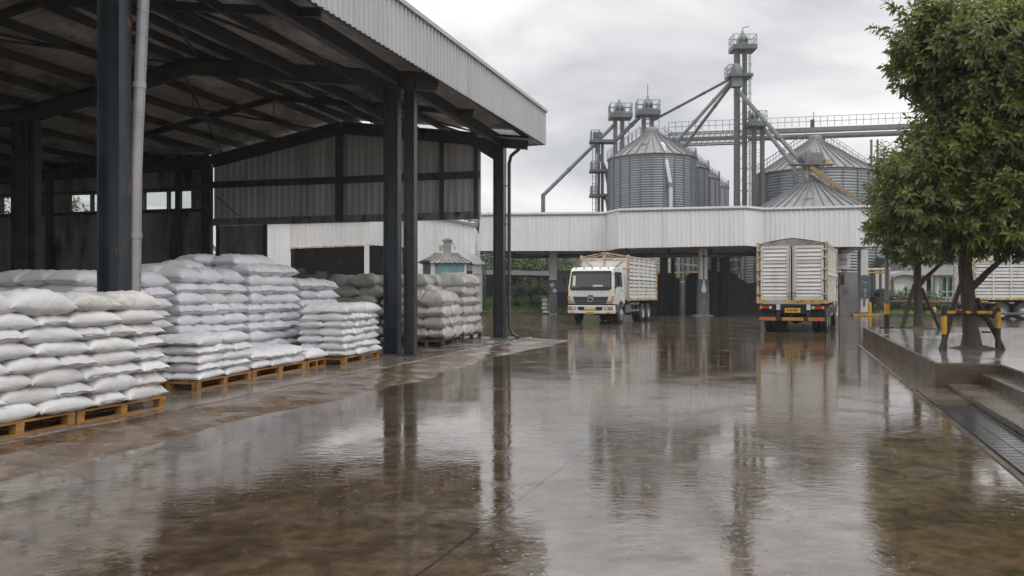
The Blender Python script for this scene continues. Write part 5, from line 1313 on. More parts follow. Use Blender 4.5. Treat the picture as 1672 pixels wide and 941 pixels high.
# big glossy tree on the platform
tb = Vector(((1586-836)*16.96/F, 16.96, PZ))
T1 = thing('broadleaf_tree', 'large glossy-leaved tree on the wet platform, trunk behind the yellow barrier', 'tree', tb)
m = MB()
zt_ = lambda py, Y=16.96: 1.5+(480-py)*Y/F
tx = lambda px, Y=16.96: (px-836)*Y/F
m.path([(tx(1587), 16.96, PZ-.05), (tx(1586), 16.96, PZ+.10), (tx(1586), 16.96, PZ+.3), (tx(1583), 16.96, .9), (tx(1582), 16.96, 1.25), (tx(1579), 16.96, 1.6), (tx(1576), 16.97, 2.0), (tx(1579), 17.0, 2.6), (tx(1583), 17.05, 3.4), (tx(1590), 17.1, 4.6), (tx(1600), 17.2, 6.2)], [.27, .19, .155, .135, .128, .133, .125, .12, .10, .075, .04], 16)
tk = m.build('trunk', M['bark'], T1)
rs = random.Random(4)
m = MB(); A = Vector((tx(1588), 16.95, zt_(468))); m.path([A, A+Vector((.14, -.02, .14)), Vector((tx(1607), 16.9, zt_(447))), Vector((tx(1624), 16.8, zt_(428))), Vector((tx(1650), 16.7, zt_(385))), Vector((tx(1690), 16.6, zt_(310)))], [.075, .07, .062, .052, .045, .03], 10); m.build('limb', M['bark'], T1)
for (z0, tgt) in ((2.3, (-1.2, .3, 1.2)), (2.7, (-1.2, -1.0, 2.4)), (3.0, (1.4, .6, 2.4)), (3.4, (.4, -1.3, 2.2)), (4.0, (-1.1, .6, 1.6)), (4.2, (1.0, -.6, 1.7)), (2.5, (1.9, -.8, 1.2)), (4.8, (-.4, -.2, 1.5)), (3.6, (-1.0, 0, 1.2))):
    m = MB(); p = Vector((tx(1582)+.03*(z0-2), 17.02, z0)); q = p+Vector(tgt); m.path([p, p.lerp(q, .35)+Vector((0, 0, -.08)), p.lerp(q, .7)+Vector((.1, .05, .1)), q], [.055, .045, .03, .015], 7); m.build('limb', M['bark'], T1)
bl = [((9.75, 16.9, 5.3), (1.9, 1.9, 2.0)), ((9.2, 16.8, 6.15), (1.75, 1.6, 1.05)), ((11.1, 17.1, 6.0), (1.8, 1.8, 1.3)), ((8.2, 16.7, 6.15), (.95, 1.0, .95)), ((8.5, 16.6, 4.35), (1.0, 1.1, .8)), ((10.9, 16.6, 4.3), (1.7, 1.6, 1.5)),
      ((9.1, 16.4, 3.25), (1.15, 1.1, .72)), ((10.4, 16.2, 3.0), (1.1, 1.1, .6)), ((8.05, 16.9, 6.7), (.5, .6, .7)), ((9.0, 16.8, 6.9), (.6, .6, .45)), ((12.4, 16.8, 5.2), (1.6, 1.5, 2.0)), ((11.6, 16.4, 3.1), (1.0, 1.0, .62)), ((7.85, 16.6, 3.75), (.85, .8, .55)), ((7.75, 16.5, 3.15), (.8, .8, .5)), ((8.35, 16.4, 2.72), (.8, .8, .42)), ((9.3, 16.1, 2.62), (.9, .8, .42)), ((11.2, 16.2, 2.62), (1.0, .9, .48)), ((12.6, 16.4, 3.2), (1.0, 1.0, .9)), ((10.3, 17, 6.95), (.8, .8, .5))]
bl = [((c[0]+.17, c[1], c[2]), r) for c, r in bl]
pts = blob_pts(bl, 7, 98, .40)
# spiky twigs sticking out of the outline
for i in range(46):
    d = Vector((rs.uniform(-1, .3), rs.uniform(-.6, .4), rs.uniform(-.5, 1))).normalized(); c = Vector(bl[rs.choice((1, 3, 4, 8, 9, 12, 13, 3, 8))][0])
    rr = .78
    for j in range(4): pts.append((c+d*(rr+.10*j)*rs.uniform(.9, 1.0), d, .45))
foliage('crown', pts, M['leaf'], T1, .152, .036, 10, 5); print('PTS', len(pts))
m = MB(); m.lathe([(.46, PZ+.006), (.34, PZ+.04), (.2, PZ+.07), (0, PZ+.07)], (tb.x+.05, tb.y-.02, 0), 20); m.build('root_mound', M['moss'], T1)
m = MB(); m.bar((tb.x+.14, 16.85, zt_(542)), (tb.x+.30, 16.8, zt_(542)), .04, .035); m.build('stub', M['moss'], T1)
# smaller tree behind
tb2 = Vector(((1500-836)*26.8/F, 26.8, PZ)); X2 = lambda px: (px-836)*26.8/F; Z2 = lambda py: 1.5+(480-py)*26.8/F
T2 = thing('broadleaf_tree', 'smaller glossy-leaved tree farther back on the platform, beside the grey pole', 'tree', tb2)
m = MB(); m.path([(tb2.x, 26.8, PZ-.05), (tb2.x, 26.8, PZ+.12), (X2(1499.5), 26.8, PZ+.3), (X2(1499), 26.8, 1.2), (X2(1498), 26.8, Z2(455)), (X2(1498), 26.8, Z2(430)), (X2(1497), 26.85, 3.6), (X2(1499), 26.9, 5.4)], [.25, .17, .135, .12, .115, .105, .08, .03], 12); m.build('trunk', M['bark'], T2)
m = MB(); m.path([(X2(1502), 26.78, Z2(466)), (X2(1507), 26.75, Z2(457)), (X2(1518), 26.7, Z2(446)), (X2(1530), 26.6, Z2(432)), (X2(1548), 26.5, Z2(405))], [.07, .075, .065, .055, .03], 8); m.build('limb', M['bark'], T2)
for tgt in ((-1.3, .2, 1.3), (-.7, -.7, 1.9), (.9, .5, 1.8), (.3, -.9, 1.6)):
    m = MB(); p = Vector((X2(1497), 26.82, 2.5)); q = p+Vector(tgt); m.path([p, p.lerp(q, .5)+Vector((0, 0, -.08)), q], [.05, .035, .015], 6); m.build('limb', M['bark'], T2)
bl = [((12.6, 26.7, 4.1), (1.5, 1.5, 1.1)), ((11.75, 26.6, 3.5), (.75, .9, .75)), ((12.6, 26.3, 3.0), (1.15, 1.1, .6)), ((13.8, 26.6, 3.4), (1.1, 1.2, .85)), ((11.75, 26.7, 4.6), (.65, .8, .8)), ((12.8, 26.8, 5.4), (1.2, 1.1, .8)), ((11.55, 26.7, 5.6), (.35, .4, .6)), ((12.1, 26.5, 2.75), (.5, .5, .32))]
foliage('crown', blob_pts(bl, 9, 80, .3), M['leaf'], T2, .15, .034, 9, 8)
m = MB(); m.lathe([(.7, PZ+.006), (.45, PZ+.05), (.2, PZ+.09), (0, PZ+.09)], (tb2.x-.1, tb2.y, 0), 20); m.build('root_mound', M['moss'], T2)
# support stakes
def stake(a, b, r, lab):
    a, b = Vector(a), Vector(b); m = MB(); d = b-a; m.path([a-Vector((0, 0, .03)), a+d*.33+Vector((.012, 0, 0)), a+d*.66-Vector((.012, 0, 0)), b], [r*1.1, r, r*.95, r*.85], 9)
    tag(m.build('support_stake', M['stake'], loc=a), lab, 'stake', 'stakes propping the platform trees')
stake((tx(1536.5, 16.7), 16.7, PZ), (tx(1566), 16.9, zt_(464)), .05, 'leaning stake left of the large tree, beside the yellow barrier post')
stake((tx(1638, 16.8), 16.8, PZ), (tx(1592), 16.9, zt_(487)), .05, 'leaning stake right of the large tree, crossing the barrier rail')
stake((X2(1467), 26.6, PZ), (X2(1492), 26.75, Z2(464)), .06, 'leaning stake left of the smaller tree')
stake((X2(1527.5), 26.5, PZ), (X2(1503.5), 26.75, Z2(470)), .055, 'leaning stake right of the smaller tree')
# yellow and black barrier
yb_ = thing('guard_barrier', 'yellow and black pipe barrier around the large tree trunk', 'barrier', (tx(1586), 16.4, PZ))
Yb = 16.75
for px, top, sw in ((1542, 500.5, 0), (1629.5, 503, 1)):
    x = tx(px, Yb); z1 = 1.5+(480-top)*Yb/F
    segs = [(PZ, PZ+.34, 1), (PZ+.34, PZ+.66, 0), (PZ+.66, z1, 1)] if not sw else [(PZ, PZ+.42, 1), (PZ+.42, PZ+.74, 0), (PZ+.74, PZ+.90, 1), (PZ+.90, z1, 0)]
    if not sw: segs = [(PZ, PZ+.30, 1), (PZ+.30, PZ+.66, 0), (PZ+.66, z1, 1)]
    m = MB()
    for a, b, k in segs: m.tube((x, Yb, a), (x, Yb, b), .05, n=14, caps=False, mi=k)
    m.lathe([(.05, z1), (.04, z1+.025), (0, z1+.03)], (x, Yb, 0), 14, mi=segs[-1][2]); m.build('post', [M['yellow'], M['post_black']], yb_, fix=False)
m = MB(); zr = 1.5+(480-510.5)*Yb/F; xa, xb = tx(1545, Yb), tx(1627, Yb); k = 0
cuts = [0, .17, .38, .48, .60, .72, .90, 1]
for i in range(7):
    m.tube((xa+(xb-xa)*cuts[i], Yb, zr), (xa+(xb-xa)*cuts[i+1], Yb, zr), .034, n=12, caps=False, mi=(0, 1, 0, 1, 0, 0, 1)[i])
m.build('rail', [M['yellow'], M['post_black']], yb_, fix=False)
m = MB(); m.tube((xb+.05, Yb, zr-.03), (xb+3, Yb+1.0, zr-.02), .022, n=8); m.build('thin_rail', M['galv'], yb_)
# grey pole with a barrier arm
Yp = 27.4; xp = (1448-836)*Yp/F; zp = lambda py: 1.5+(480-py)*Yp/F
gp = thing('barrier_pole', 'grey pole with yellow and black foot and brown barrier arm, platform far edge', 'pole', (xp, Yp, PZ))
m = MB(); m.tube((xp, Yp, zp(492)), (xp, Yp, 4.6), .065, n=12); m.build('pole', M['galv'], gp)
m = MB(); m.tube((xp, Yp, zp(513)), (xp, Yp, zp(496)), .085, n=12, caps=False); m.tube((xp, Yp, PZ), (xp, Yp, zp(513)), .085, n=12, caps=False, mi=1); m.tube((xp, Yp, zp(496)), (xp, Yp, zp(491)), .09, n=12, mi=2); m.build('foot', [M['yellow'], M['post_black'], M['galv_dark']], gp, fix=False)
m = MB(); m.box((xp, Yp, PZ+.02), (.34, .26, .04)); m.build('base_plate', M['post_black'], gp)
m = MB(); m.tube((xp+.08, Yp, zp(493)), (xp+3.4, Yp+.3, zp(494)), .045, n=8); m.build('barrier_arm', M['rust_hatch'], gp)
def bollard2(px, y0, Y, lab, two=False):
    x = (px-836)*Y/F; z1 = 1.5+(480-y0)*Y/F; r = .12; m = MB(); m.lathe([(r, .05), (r, z1-.1), (r*.8, z1), (0, z1+.02)], (x, Y, 0), 12)
    if two: m.lathe([(r*1.04, .05), (r*1.04, z1*.45)], (x, Y, 0), 12, mi=1)
    tag(m.build('bollard', [M['yellow'], M['post_black']], loc=(x, Y, 0), fix=False), lab, 'bollard', 'yellow bollards')
bollard2(1420, 494, 58.5, 'yellow bollard at the foot of the right canopy column')
bollard2(1474.5, 501, 60, 'dull yellow bollard in the hedge left of the smaller tree')
bollard2(1525.5, 502, 56, 'yellow and black bollard right of the smaller tree', True)
m = MB(); x = (1425-836)*57.5/F; m.obox((x-1.4, 57.3, 0), (2.2, -.2, 0), (0, .4, 0), (0, 0, .16)); tag(m.build('kerb_stone', M['yel_foot'], bevel=.03), 'yellow painted kerb stone beside the right canopy column', 'kerb')
# ------------------------------------------------------------------ background plants
def tree(label, x, y, h, r, seed, mat='leaf_far', z0=0, name='background_tree', dens=9, llen=.42, trunkf=.35):
    rs = random.Random(seed); t = thing(name, label, 'tree', (x, y, z0), 'trees behind the yard')
    m = MB(); m.path([(x, y, z0-.2), (x+.1, y, z0+h*.3), (x, y, z0+h*.7)], [.05*r+.08, .04*r+.05, .03], 7); m.build('trunk', M['bark'], t)
    bl = crown_blobs((x, y, z0+h*(trunkf+(1-trunkf)*.5)), (r*.75, r*.75, h*(1-trunkf)*.36), 8, rs, r*.5)
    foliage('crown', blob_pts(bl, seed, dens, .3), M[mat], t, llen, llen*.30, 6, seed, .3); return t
def bush(label, x, y, h, r, seed, mat='leaf_far', z0=0, llen=.25):
    rs = random.Random(seed); t = thing('shrub', label, 'shrub', (x, y, z0), 'shrubs on the lawn')
    bl = crown_blobs((x, y, z0+h*.45), (r*.5, r*.5, h*.2), 5, rs, min(r*.6, h*.5))
    foliage('foliage', blob_pts(bl, seed, 16, .25), M[mat], t, llen, llen*.28, 6, seed, .2)
    m = MB(); m.tube((x, y, z0-.1), (x, y, z0+h*.5), .05, n=5); m.build('stem', M['bark'], t); return t
def bp(px, Y): return (px-836)*Y/F
for i, (px, Y, h, r, mt, lb) in enumerate((
        (815, 92, 6.6, 4.0, 'leaf_dark', 'dark hazy tree beyond the lawn, behind the last shed column'), (850, 98, 6.8, 4.5, 'leaf_dark', 'dark hazy tree beyond the lawn under the canopy edge'), (882, 96, 5.6, 4.2, 'leaf_dark', 'dark tree beyond the lawn left of the canopy column'), (838, 84, 5.2, 2.6, 'leaf_far', 'yellow-green rounded tree over the low shelter roof'),
        (866, 86, 4.8, 2.4, 'leaf_far', 'yellow-green tree over the shelter roof, nearer the canopy column'), (922, 84, 4.3, 2.2, 'leaf_far', 'light green tree between canopy column and truck roof'), (783, 100, 11.5, 3.6, 'leaf_dark', 'tall dark tree in the gap left of the canopy'), (752, 110, 12, 4.5, 'leaf_dark', 'dark tree behind the white gabled warehouse'),
        (935, 100, 5.0, 3, 'leaf_dark', 'dark tree behind the truck cab roof'), (1208, 100, 6.3, 3, 'leaf_far', 'green tree glimpsed beyond the pipework under the canopy'), (1110, 104, 6, 3, 'leaf_far', 'pale green tree glimpsed between the black partition walls'),
        (145, 52, 7.0, 1.5, 'leaf_dark', 'narrow dark tree seen through the shed window'), (157, 56, 7.2, 1.3, 'leaf_dark', 'second narrow tree half hidden by the shed window frame'), (14, 70, 9.6, 6.5, 'leaf_dark', 'broad dark tree through the leftmost shed window'))):
    tree(lb, bp(px, Y), Y, h, r, 40+i, mt)
for i, (px, Y, h, r, mt, lb) in enumerate(((799, 82, 1.8, 1.4, 'leaf_far', 'green shrub left of the last shed column on the lawn'), (848, 81, 1.7, 1.0, 'leaf_dark', 'dark shrub in the middle of the lawn'), (842, 68, 1.0, .45, 'leaf_dark', 'small dark spiky shrub at the lawn front'), (872, 67, 1.2, .5, 'leaf_dark', 'dark pointed shrub at the lawn front near the column'), (860, 83, 2.0, 1.5, 'leaf_far', 'mid green shrub against the shelter'), (888, 82, 1.9, 1.4, 'leaf_far', 'green shrub behind the left canopy column'), (826, 83, 1.8, 1.5, 'leaf_far', 'green shrub against the shelter, left end'), (868, 69, 2.2, .45, 'leaf_dark', 'tall thin dark plant on the lawn'),
        (1470, 60, 1.6, 1.5, 'leaf_dark', 'dark hedge bush left of the smaller tree'), (1486, 60, 1.6, 1.5, 'leaf_far', 'hedge bush below the arched gate'), (1512, 59.5, 1.7, 1.5, 'leaf_far', 'hedge bush behind the smaller tree trunk'), (1536, 59.5, 1.4, 1.3, 'leaf_far', 'hedge bush under the green-framed window'), (1568, 57, 1.3, 1.3, 'leaf_far', 'bright green shrub behind the barrier'), (1600, 58, 1.2, 1.2, 'leaf_far', 'shrub behind the large tree trunk'), (1455, 60.5, 1.5, 1.3, 'leaf_dark', 'dark bush beside the grey pole'))):
    bush(lb, bp(px, Y), Y, h, r, 80+i, mt, zl(Y) if px < 1000 else .12)
# far woods on the hill flank
rs = random.Random(99); pts = []
for i in range(1500):
    x = rs.uniform(-110, 40); y = rs.uniform(118, 150); top = (7 if x > -25 else 4)+(4 if x > -25 else 1.5)*math.sin(x*.09)+2.5*math.sin(x*.31+y)+(y-118)*.12
    top = min(top, 9.0) if x > -8 else top; z = top*rs.random()**.5; pts.append((Vector((x, y, z)), Vector((rs.uniform(-1, 1), -1, .6)), .15+.5*rs.random()))
dm = bpy.data.objects.new('anchor', None); fo_ = foliage('distant_woods', pts, M['leaf_dark'], dm, 1.5, .5, 7, 3, .2); fo_.parent = None; bpy.data.objects.remove(dm); tag(fo_, kind='stuff')
# ------------------------------------------------------------------ buildings glimpsed through the shed
def bx0(px, Y): return (px-836)*Y/F
def bz(py, Y): return 1.5+(480-py)*Y/F
Y = 68; b1 = thing('white_warehouse', 'white ribbed warehouse with a wide dark opening, seen through the shed', 'warehouse', (bx0(560, Y), Y, 0))
xL, xO, xP, xR = bx0(431, Y), bx0(475, Y), bx0(603, Y), bx0(684, Y); zt0 = 7.35; zf = bz(405.5, Y)
m = MB(); m.corr((xL, Y, 0), (xO, Y, 0), (xL, Y, zt0), (xO, Y, zt0), .36, .06, (0, -1, 0)); m.build('side_panel', M['fascia2'], b1, fix=False)
m = MB(); m.corr((xO, Y-.05, zf), (xP+.3, Y-.9, zf+.2), (xO, Y-.05, zt0-.2), (xP+.3, Y-.9, zt0), .36, .06, (0, -1, 0)); m.corr((xP+.3, Y-.9, zf+.2), (xR, Y+1, zf), (xP+.3, Y-.9, zt0), (xR, Y+1, zt0), .36, .06, (0, -1, 0)); m.build('fascia', M['wall_white'], b1, fix=False)
m = MB(); m.bar((xO, Y-.15, zt0-.15), (xP+.3, Y-1, zt0+.05), .2, .16); m.bar((xO, Y-.1, zf), (xP+.3, Y-.95, zf+.2), .14, .12); m.build('gutter', M['rusty'], b1)
m = MB(); m.obox((xL, Y+9, 0), (xR-xL, 0, 0), (0, .2, 0), (0, 0, zt0)); m.build('rear_wall', M['wall_dk'], b1)  # dark colour stands in for the shade of the deep interior
m = MB(); m.obox((xL, Y+.1, 0), (0, 8.9, 0), (.2, 0, 0), (0, 0, zt0)); m.obox((xR-.2, Y+1.1, 0), (0, 7.9, 0), (.2, 0, 0), (0, 0, zt0)); m.build('side_wall', M['wall_white'], b1)
m = MB(); m.obox((xL-.2, Y-.4, zt0+.02), (xR-xL+.4, 0, .3), (0, 10, 0), (0, 0, .1)); m.build('roof', M['galv_roof'], b1)
m = MB(); m.bar((xP-.05, Y-.8, 0), (xP-.05, Y-.8, zf+.2), .36, .36, (0, 1, 0)); m.build('post', M['wall_white'], b1)
m = MB(); m.bar((bx0(653, Y), Y+.6, 0), (bx0(653, Y), Y+.6, zf), .3, .3, (0, 1, 0)); m.build('post', M['wall_grey'], b1)
for (px, w_, h_, lab) in ((487, 1.0, 3.7, 'tall grey cloth-wrapped bale at the left of the dark warehouse opening'), (508, 1.1, 3.1, 'grey bale inside the dark warehouse, second from left'), (526, 1.0, 3.4, 'slim grey bale stack inside the dark warehouse'), (546, .8, 3.2, 'narrow grey bale stack beside the centre of the dark warehouse')):
    m = MB(); x = bx0(px, Y+5); m.box((x, Y+5, h_*.27), (w_*1.25, 1.1, h_*.54)); m.box((x+.05, Y+5, h_*.78), (w_*1.05, 1.0, h_*.44)); tag(m.build('bale', M['wall_grey'], bevel=.12), lab, 'bale', 'grey bales in the dark warehouse')
Y = 66; b2 = thing('gabled_warehouse', 'white warehouse with sloping roofline behind the teal hut', 'warehouse', (bx0(730, Y), Y, 0))
a0, a1, a2 = bx0(682, Y), bx0(738, Y), bx0(776, Y)
m = MB(); m.corr((a0, Y, 0), (a1, Y, 0), (a0, Y, bz(352, Y)), (a1, Y, bz(361, Y)), .36, .06, (0, -1, 0)); m.corr((a1, Y, 0), (a2, Y, 0), (a1, Y, bz(361, Y)), (a2, Y, bz(369, Y)), .36, .06, (0, -1, 0)); m.build('front_wall', M['fascia2'], b2, fix=False)
m = MB(); m.obox((a2-.1, Y+.05, 0), (0, 10, 0), (.1, 0, 0), (0, 0, bz(372, Y))); m.build('side_wall', M['wall_white'], b2)
m = MB(); m.bar((a0, Y-.1, bz(351, Y)), (a1, Y-.1, bz(360, Y)), .3, .18); m.bar((a1, Y-.1, bz(360, Y)), (a2+.1, Y-.1, bz(368, Y)), .3, .18); m.build('verge', M['galv'], b2)
m = MB(); m.add([(a0, Y, bz(351, Y)), (a1, Y, bz(360, Y)), (a2, Y, bz(368, Y)), (a2, Y+10, bz(368, Y)), (a1, Y+10, bz(360, Y)), (a0, Y+10, bz(351, Y))], [(0, 1, 4, 5), (1, 2, 3, 4)]); m.build('roof', M['galv_roof'], b2)
m = MB(); q0, q1 = bx0(773, Y), bx0(791, Y); m.obox((q0, Y-1.2, 0), (q1-q0-.15, 0, 0), (0, 3, 0), (0, 0, bz(432.5, Y))); an = m.build('annex', M['wall_white'], b2)
m = MB(); m.prism([(q0-.2, 0, bz(416, Y)), (q0+.15, 0, bz(416, Y)), (q1+.1, 0, bz(431, Y)), (q1+.1, 0, bz(433, Y)), (q0-.2, 0, bz(433, Y))], (0, Y-1.4, 0), (0, Y+2, 0)); m.build('annex_roof', M['fascia2'], an)
m = MB(); m.obox((q0+.05, Y-1.23, bz(449.5, Y)), (q1-q0-.3, 0, 0), (0, .03, 0), (0, 0, .06)); m.build('band', M['wall_grey'], an)
m = MB(); m.tube((a2+.2, Y-.2, bz(370, Y)), (a2+.2, Y-.2, bz(352, Y)), .06, n=5); m.tube((a1+.3, Y-.2, bz(357, Y)), (a2+.4, Y-.2, bz(362, Y)), .05, n=5)
for k in range(5): xx = a1+.6+k*.4; m.tube((xx, Y-.2, bz(364, Y)), (xx, Y-.2, bz(357, Y)), .04, n=4)
m.build('roof_bracket', M['galv_dark'], b2)
Y = 56; b3 = thing('teal_hut', 'weathered teal hut with flared tin roof and vent tower, above the grey sacks', 'hut', (bx0(731, Y), Y, 0))
h0, h1 = bx0(690, Y), bx0(771, Y); ze = bz(428.5, Y)
m = MB(); m.obox((h0+.15, Y, 0), (h1-h0-.3, 0, 0), (0, 3, 0), (0, 0, ze)); wl = m.build('hut_wall', M['teal'], b3)
m = MB(); m.box((bx0(766, Y), Y-.02, bz(455, Y)), (.42, .05, 1.0)); m.build('window', M['black'], wl)
m = MB(); m.box((bx0(760, Y), Y-.02, bz(440, Y)), (.14, .06, 1.0)); m.box((bx0(706, Y), Y-.02, bz(442, Y)), (.3, .06, 1.1)); m.build('shutter', M['wall_white'], wl)
m = MB(); m.box((bx0(697, Y), Y-.03, bz(440, Y)), (.5, .06, 1.2)); m.build('door_opening', M['wall_dk'], wl)  # dark box painted as the shade of an open doorway
m = MB(); yc = Y+1.5; cx = bx0(728, Y)
ringv = []
for (hx, hy, z) in ((1.75, 1.75, ze-.05), (1.0, 1.0, bz(419, Y)), (.72, .75, bz(412.5, Y))): ringv += [(cx-.05-hx, yc-hy, z), (cx-.05+hx, yc-hy, z), (cx-.05+hx, yc+hy, z), (cx-.05-hx, yc+hy, z)]
m.add(ringv, [(i*4+k, i*4+(k+1) % 4, (i+1)*4+(k+1) % 4, (i+1)*4+k) for i in range(2) for k in range(4)]+[(8, 9, 10, 11)]); rf = m.build('tin_roof', M['tin'], b3)
m = MB()
for k in range(11):
    f = -1+.2*k; m.bar((cx-.05+1.75*f, yc-1.76, ze-.03), (cx-.05+1.0*f, yc-1.0, bz(419, Y)+.02), .07, .05); m.bar((cx-.05+1.0*f, yc-1.0, bz(419, Y)+.02), (cx-.05+.72*f, yc-.75, bz(412.5, Y)+.02), .06, .05)
m.build('roof_seams', M['galv_dark'], rf)
m = MB(); m.box((cx, yc-.2, bz(401, Y)), (.5, .5, .95)); vt = m.build('vent_tower', M['head'], b3, bevel=.03)
m = MB(); m.box((cx, yc-.2, bz(391, Y)), (.66, .6, .1)); m.lathe([(.16, 0), (.16, .12), (0, .14)], (cx, yc-.2, bz(390, Y)), 10); m.build('vent_cap', M['tin'], vt)
m = MB(); m.path([(cx+.3, yc-.3, bz(393, Y)), (cx+.45, yc-.35, bz(397, Y)), (cx+.55, yc-.4, bz(407, Y))], .06, 6); m.build('vent_pipe', M['rusty'], vt); m = MB(); m.box((cx-.4, yc-.3, bz(404, Y)), (.25, .25, .4)); m.build('vent_motor', M['rusty'], vt)
m = MB(); m.box((bx0(694, Y), Y-.1, ze+.03), (.6, .4, .14)); m.build('gutter', M['black'], b3)
# open lean-to behind the lawn
Y = 76; b4 = thing('garden_shelter', 'low dark-roofed shelter on thin posts behind the lawn', 'shelter', (bx0(845, Y), Y, 0))
m = MB(); m.obox((bx0(788, Y), Y, bz(450.5, Y)), (bx0(898, Y)-bx0(788, Y), 0, -.12), (0, 4, .5), (0, 0, .13)); m.build('roof', M['dark'], b4)
for px in (794, 812, 832, 853, 866, 880, 894): m = MB(); m.tube((bx0(px, Y), Y+.1, 0), (bx0(px, Y), Y+.1, bz(451, Y)), .07, n=6); m.build('post', M['tower'], b4)
m = MB(); m.corr((bx0(788, Y), Y+3.8, .1), (bx0(818, Y), Y+3.8, .1), (bx0(788, Y), Y+3.8, 3.2), (bx0(818, Y), Y+3.8, 3.2), .3, .04, (0, -1, 0)); m.build('blue_sheet', M['blue_panel'], b4, fix=False)
hb = thing('small_house', 'tiny pale gabled house roof beside the left canopy column', 'house', (bx0(893, 95), 95, 0))
Y = 95; m = MB(); m.obox((bx0(884, Y), Y, 0), (1.7, 0, 0), (0, 3, 0), (0, 0, bz(446, Y))); m.build('house_wall', M['wall_white'], hb)
m = MB(); m.prism([(bx0(882, Y), 0, bz(446, Y)), (bx0(900, Y), 0, bz(439, Y)), (bx0(912, Y), 0, bz(446, Y))], (0, Y-.3, 0), (0, Y+3.2, 0)); m.build('roof', M['galv'], hb)
def pole(px, Y, top, r, lab): m = MB(); x = bx0(px, Y); m.tube((x, Y, 0), (x, Y, bz(top, Y)), r, r*.75, n=8); tag(m.build('utility_pole', M['galv'], loc=(x, Y, 0)), lab, 'pole', 'grey utility poles')
pole(885, 88, 421, .13, 'pale pole beyond the lawn left of the canopy column'); pole(792, 70, 412, .08, 'thin pole left of the last shed column')
c = P(891, 480, 63.4)
random.seed(31)
for k in range(4): sack('stain', Vector((c.x-.05*(k % 2), 63.2, .15+.28*k)), 1.5, .8, .5, .3, ('bottom', 'second', 'third', 'topmost')[k]+' brown sack of the little pile beside the left canopy column', 'brown sacks by the left canopy column')
# ------------------------------------------------------------------ buildings on the right
Y = 66; b5 = thing('white_workshop', 'long white workshop with green-framed window behind the parked truck', 'workshop', (bx0(1570, Y), Y, 0))
w0, w1 = bx0(1484, Y), bx0(1760, Y)
op = [(bx0(1513, Y), bx0(1527, Y)), (bx0(1536, Y), bx0(1555, Y))]
zs, zh = bz(486, Y), bz(452, Y)
m = MB(); x = w0
for i, (a, b) in enumerate(op):
    m.obox((x, Y, 0), (a-x, 0, 0), (0, .25, 0), (0, 0, 3.2)); 
    if i: m.obox((a, Y, 0), (b-a, 0, 0), (0, .25, 0), (0, 0, zs))
    m.obox((a, Y, zh), (b-a, 0, 0), (0, .25, 0), (0, 0, 3.2-zh)); x = b
m.obox((x, Y, 0), (w1-x, 0, 0), (0, .25, 0), (0, 0, 3.2)); m.build('front_wall', M['wall_white'], b5)
M['green_frame'] = mk('green_frame', (.30, .42, .36), .5, .2, 3)
m = MB(); a, b = op[1]
for xx in (a, (a+b)/2, b): m.box((xx, Y-.03, (zs+zh)/2), (.12, .12, zh-zs+.12))
for zz in (zs, zh, zs+.45): m.box(((a+b)/2, Y-.03, zz), (b-a+.12, .125, .1))
wf = m.build('window', M['green_frame'], b5); m = MB(); m.obox((a, Y+.08, zs), (b-a, 0, 0), (0, .02, 0), (0, 0, zh-zs)); m.build('pane', M['glass_dark'], wf)
m = MB(); a, b = op[0]; m.obox((a, Y+1.5, 0), (b-a+.4, 0, 0), (0, .1, 0), (0, 0, 3.2)); m.build('doorway', M['wall_dk'], b5)  # dark sheet behind the opening, shade put into its colour
for xx in (b, ): m = MB(); m.box((xx, Y-.03, 1.4), (.14, .12, 2.8)); m.build('door_frame', M['green_frame'], b5)
m = MB(); m.obox((w0-.3, Y-.6, 2.92), (w1-w0+.6, 0, 0), (0, .6, 0), (0, 0, 1.0)); m.build('fascia', M['wall_grey_l'], b5)
m = MB(); m.obox((w0-.4, Y-.8, 3.95), (w1-w0+.8, 0, 0), (0, 9, .8), (0, 0, .1)); m.build('roof', M['galv_roof'], b5)
m = MB(); m.obox((w0, Y+.3, 0), (0, 8, 0), (.2, 0, 0), (0, 0, 3.9)); m.build('side_wall', M['wall_white'], b5)
Y = 64; b6 = thing('arched_gatehouse', 'small grey arched-roof gatehouse with pale double doors, left of the workshop', 'gatehouse', (bx0(1474, Y), Y, 0))
g0, g1 = bx0(1457, Y), bx0(1494, Y); gm = (g0+g1)/2; gw = (g1-g0)/2
m = MB(); m.prism([(g0+.1, 0, 0), (g1-.1, 0, 0), (g1-.1, 0, 2.6)]+[(gm+gw*.93*math.cos(a), 0, 2.6+.62*math.sin(a)) for a in [k*math.pi/8 for k in range(1, 8)]]+[(g0+.1, 0, 2.6)], (0, Y, 0), (0, Y+3, 0)); m.build('body', M['wall_grey_l'], b6)
m = MB(); m.lathe([(gw*1.06, 0), (gw*1.06, 3.4), (gw*.98, 3.4)], (0, 0, 0), 14, 'y', a0=-math.pi/2, a1=math.pi/2)
m.v = [(gm+v[0], Y-.3+v[1], 2.55+v[2]*.42) for v in m.v]; m.build('arched_roof', M['galv'], b6)
for s_ in (0, 1): m = MB(); m.obox((bx0(1460+s_*8.2, Y), Y-.05, .1), (.36, 0, 0), (0, .05, 0), (0, 0, 2.1)); d_ = m.build('door', M['wall_white'], b6)
m = MB(); m.obox((bx0(1477, Y), Y-.05, .9), (.18, 0, 0), (0, .05, 0), (0, 0, 1.1)); m.build('window', M['black'], b6)
m = MB()
sfr = thing('height_barrier', 'rusty yellow pipe height frame right of the canopy', 'barrier', (bx0(1432, 62), 62, 0))
Y = 62; m.tube((bx0(1417, Y), Y, 0), (bx0(1417, Y), Y, bz(440, Y)), .09, n=7); m.tube((bx0(1452, Y), Y, 0), (bx0(1452, Y), Y, bz(440, Y)), .09, n=7); m.build('upright', M['rusty'], sfr)
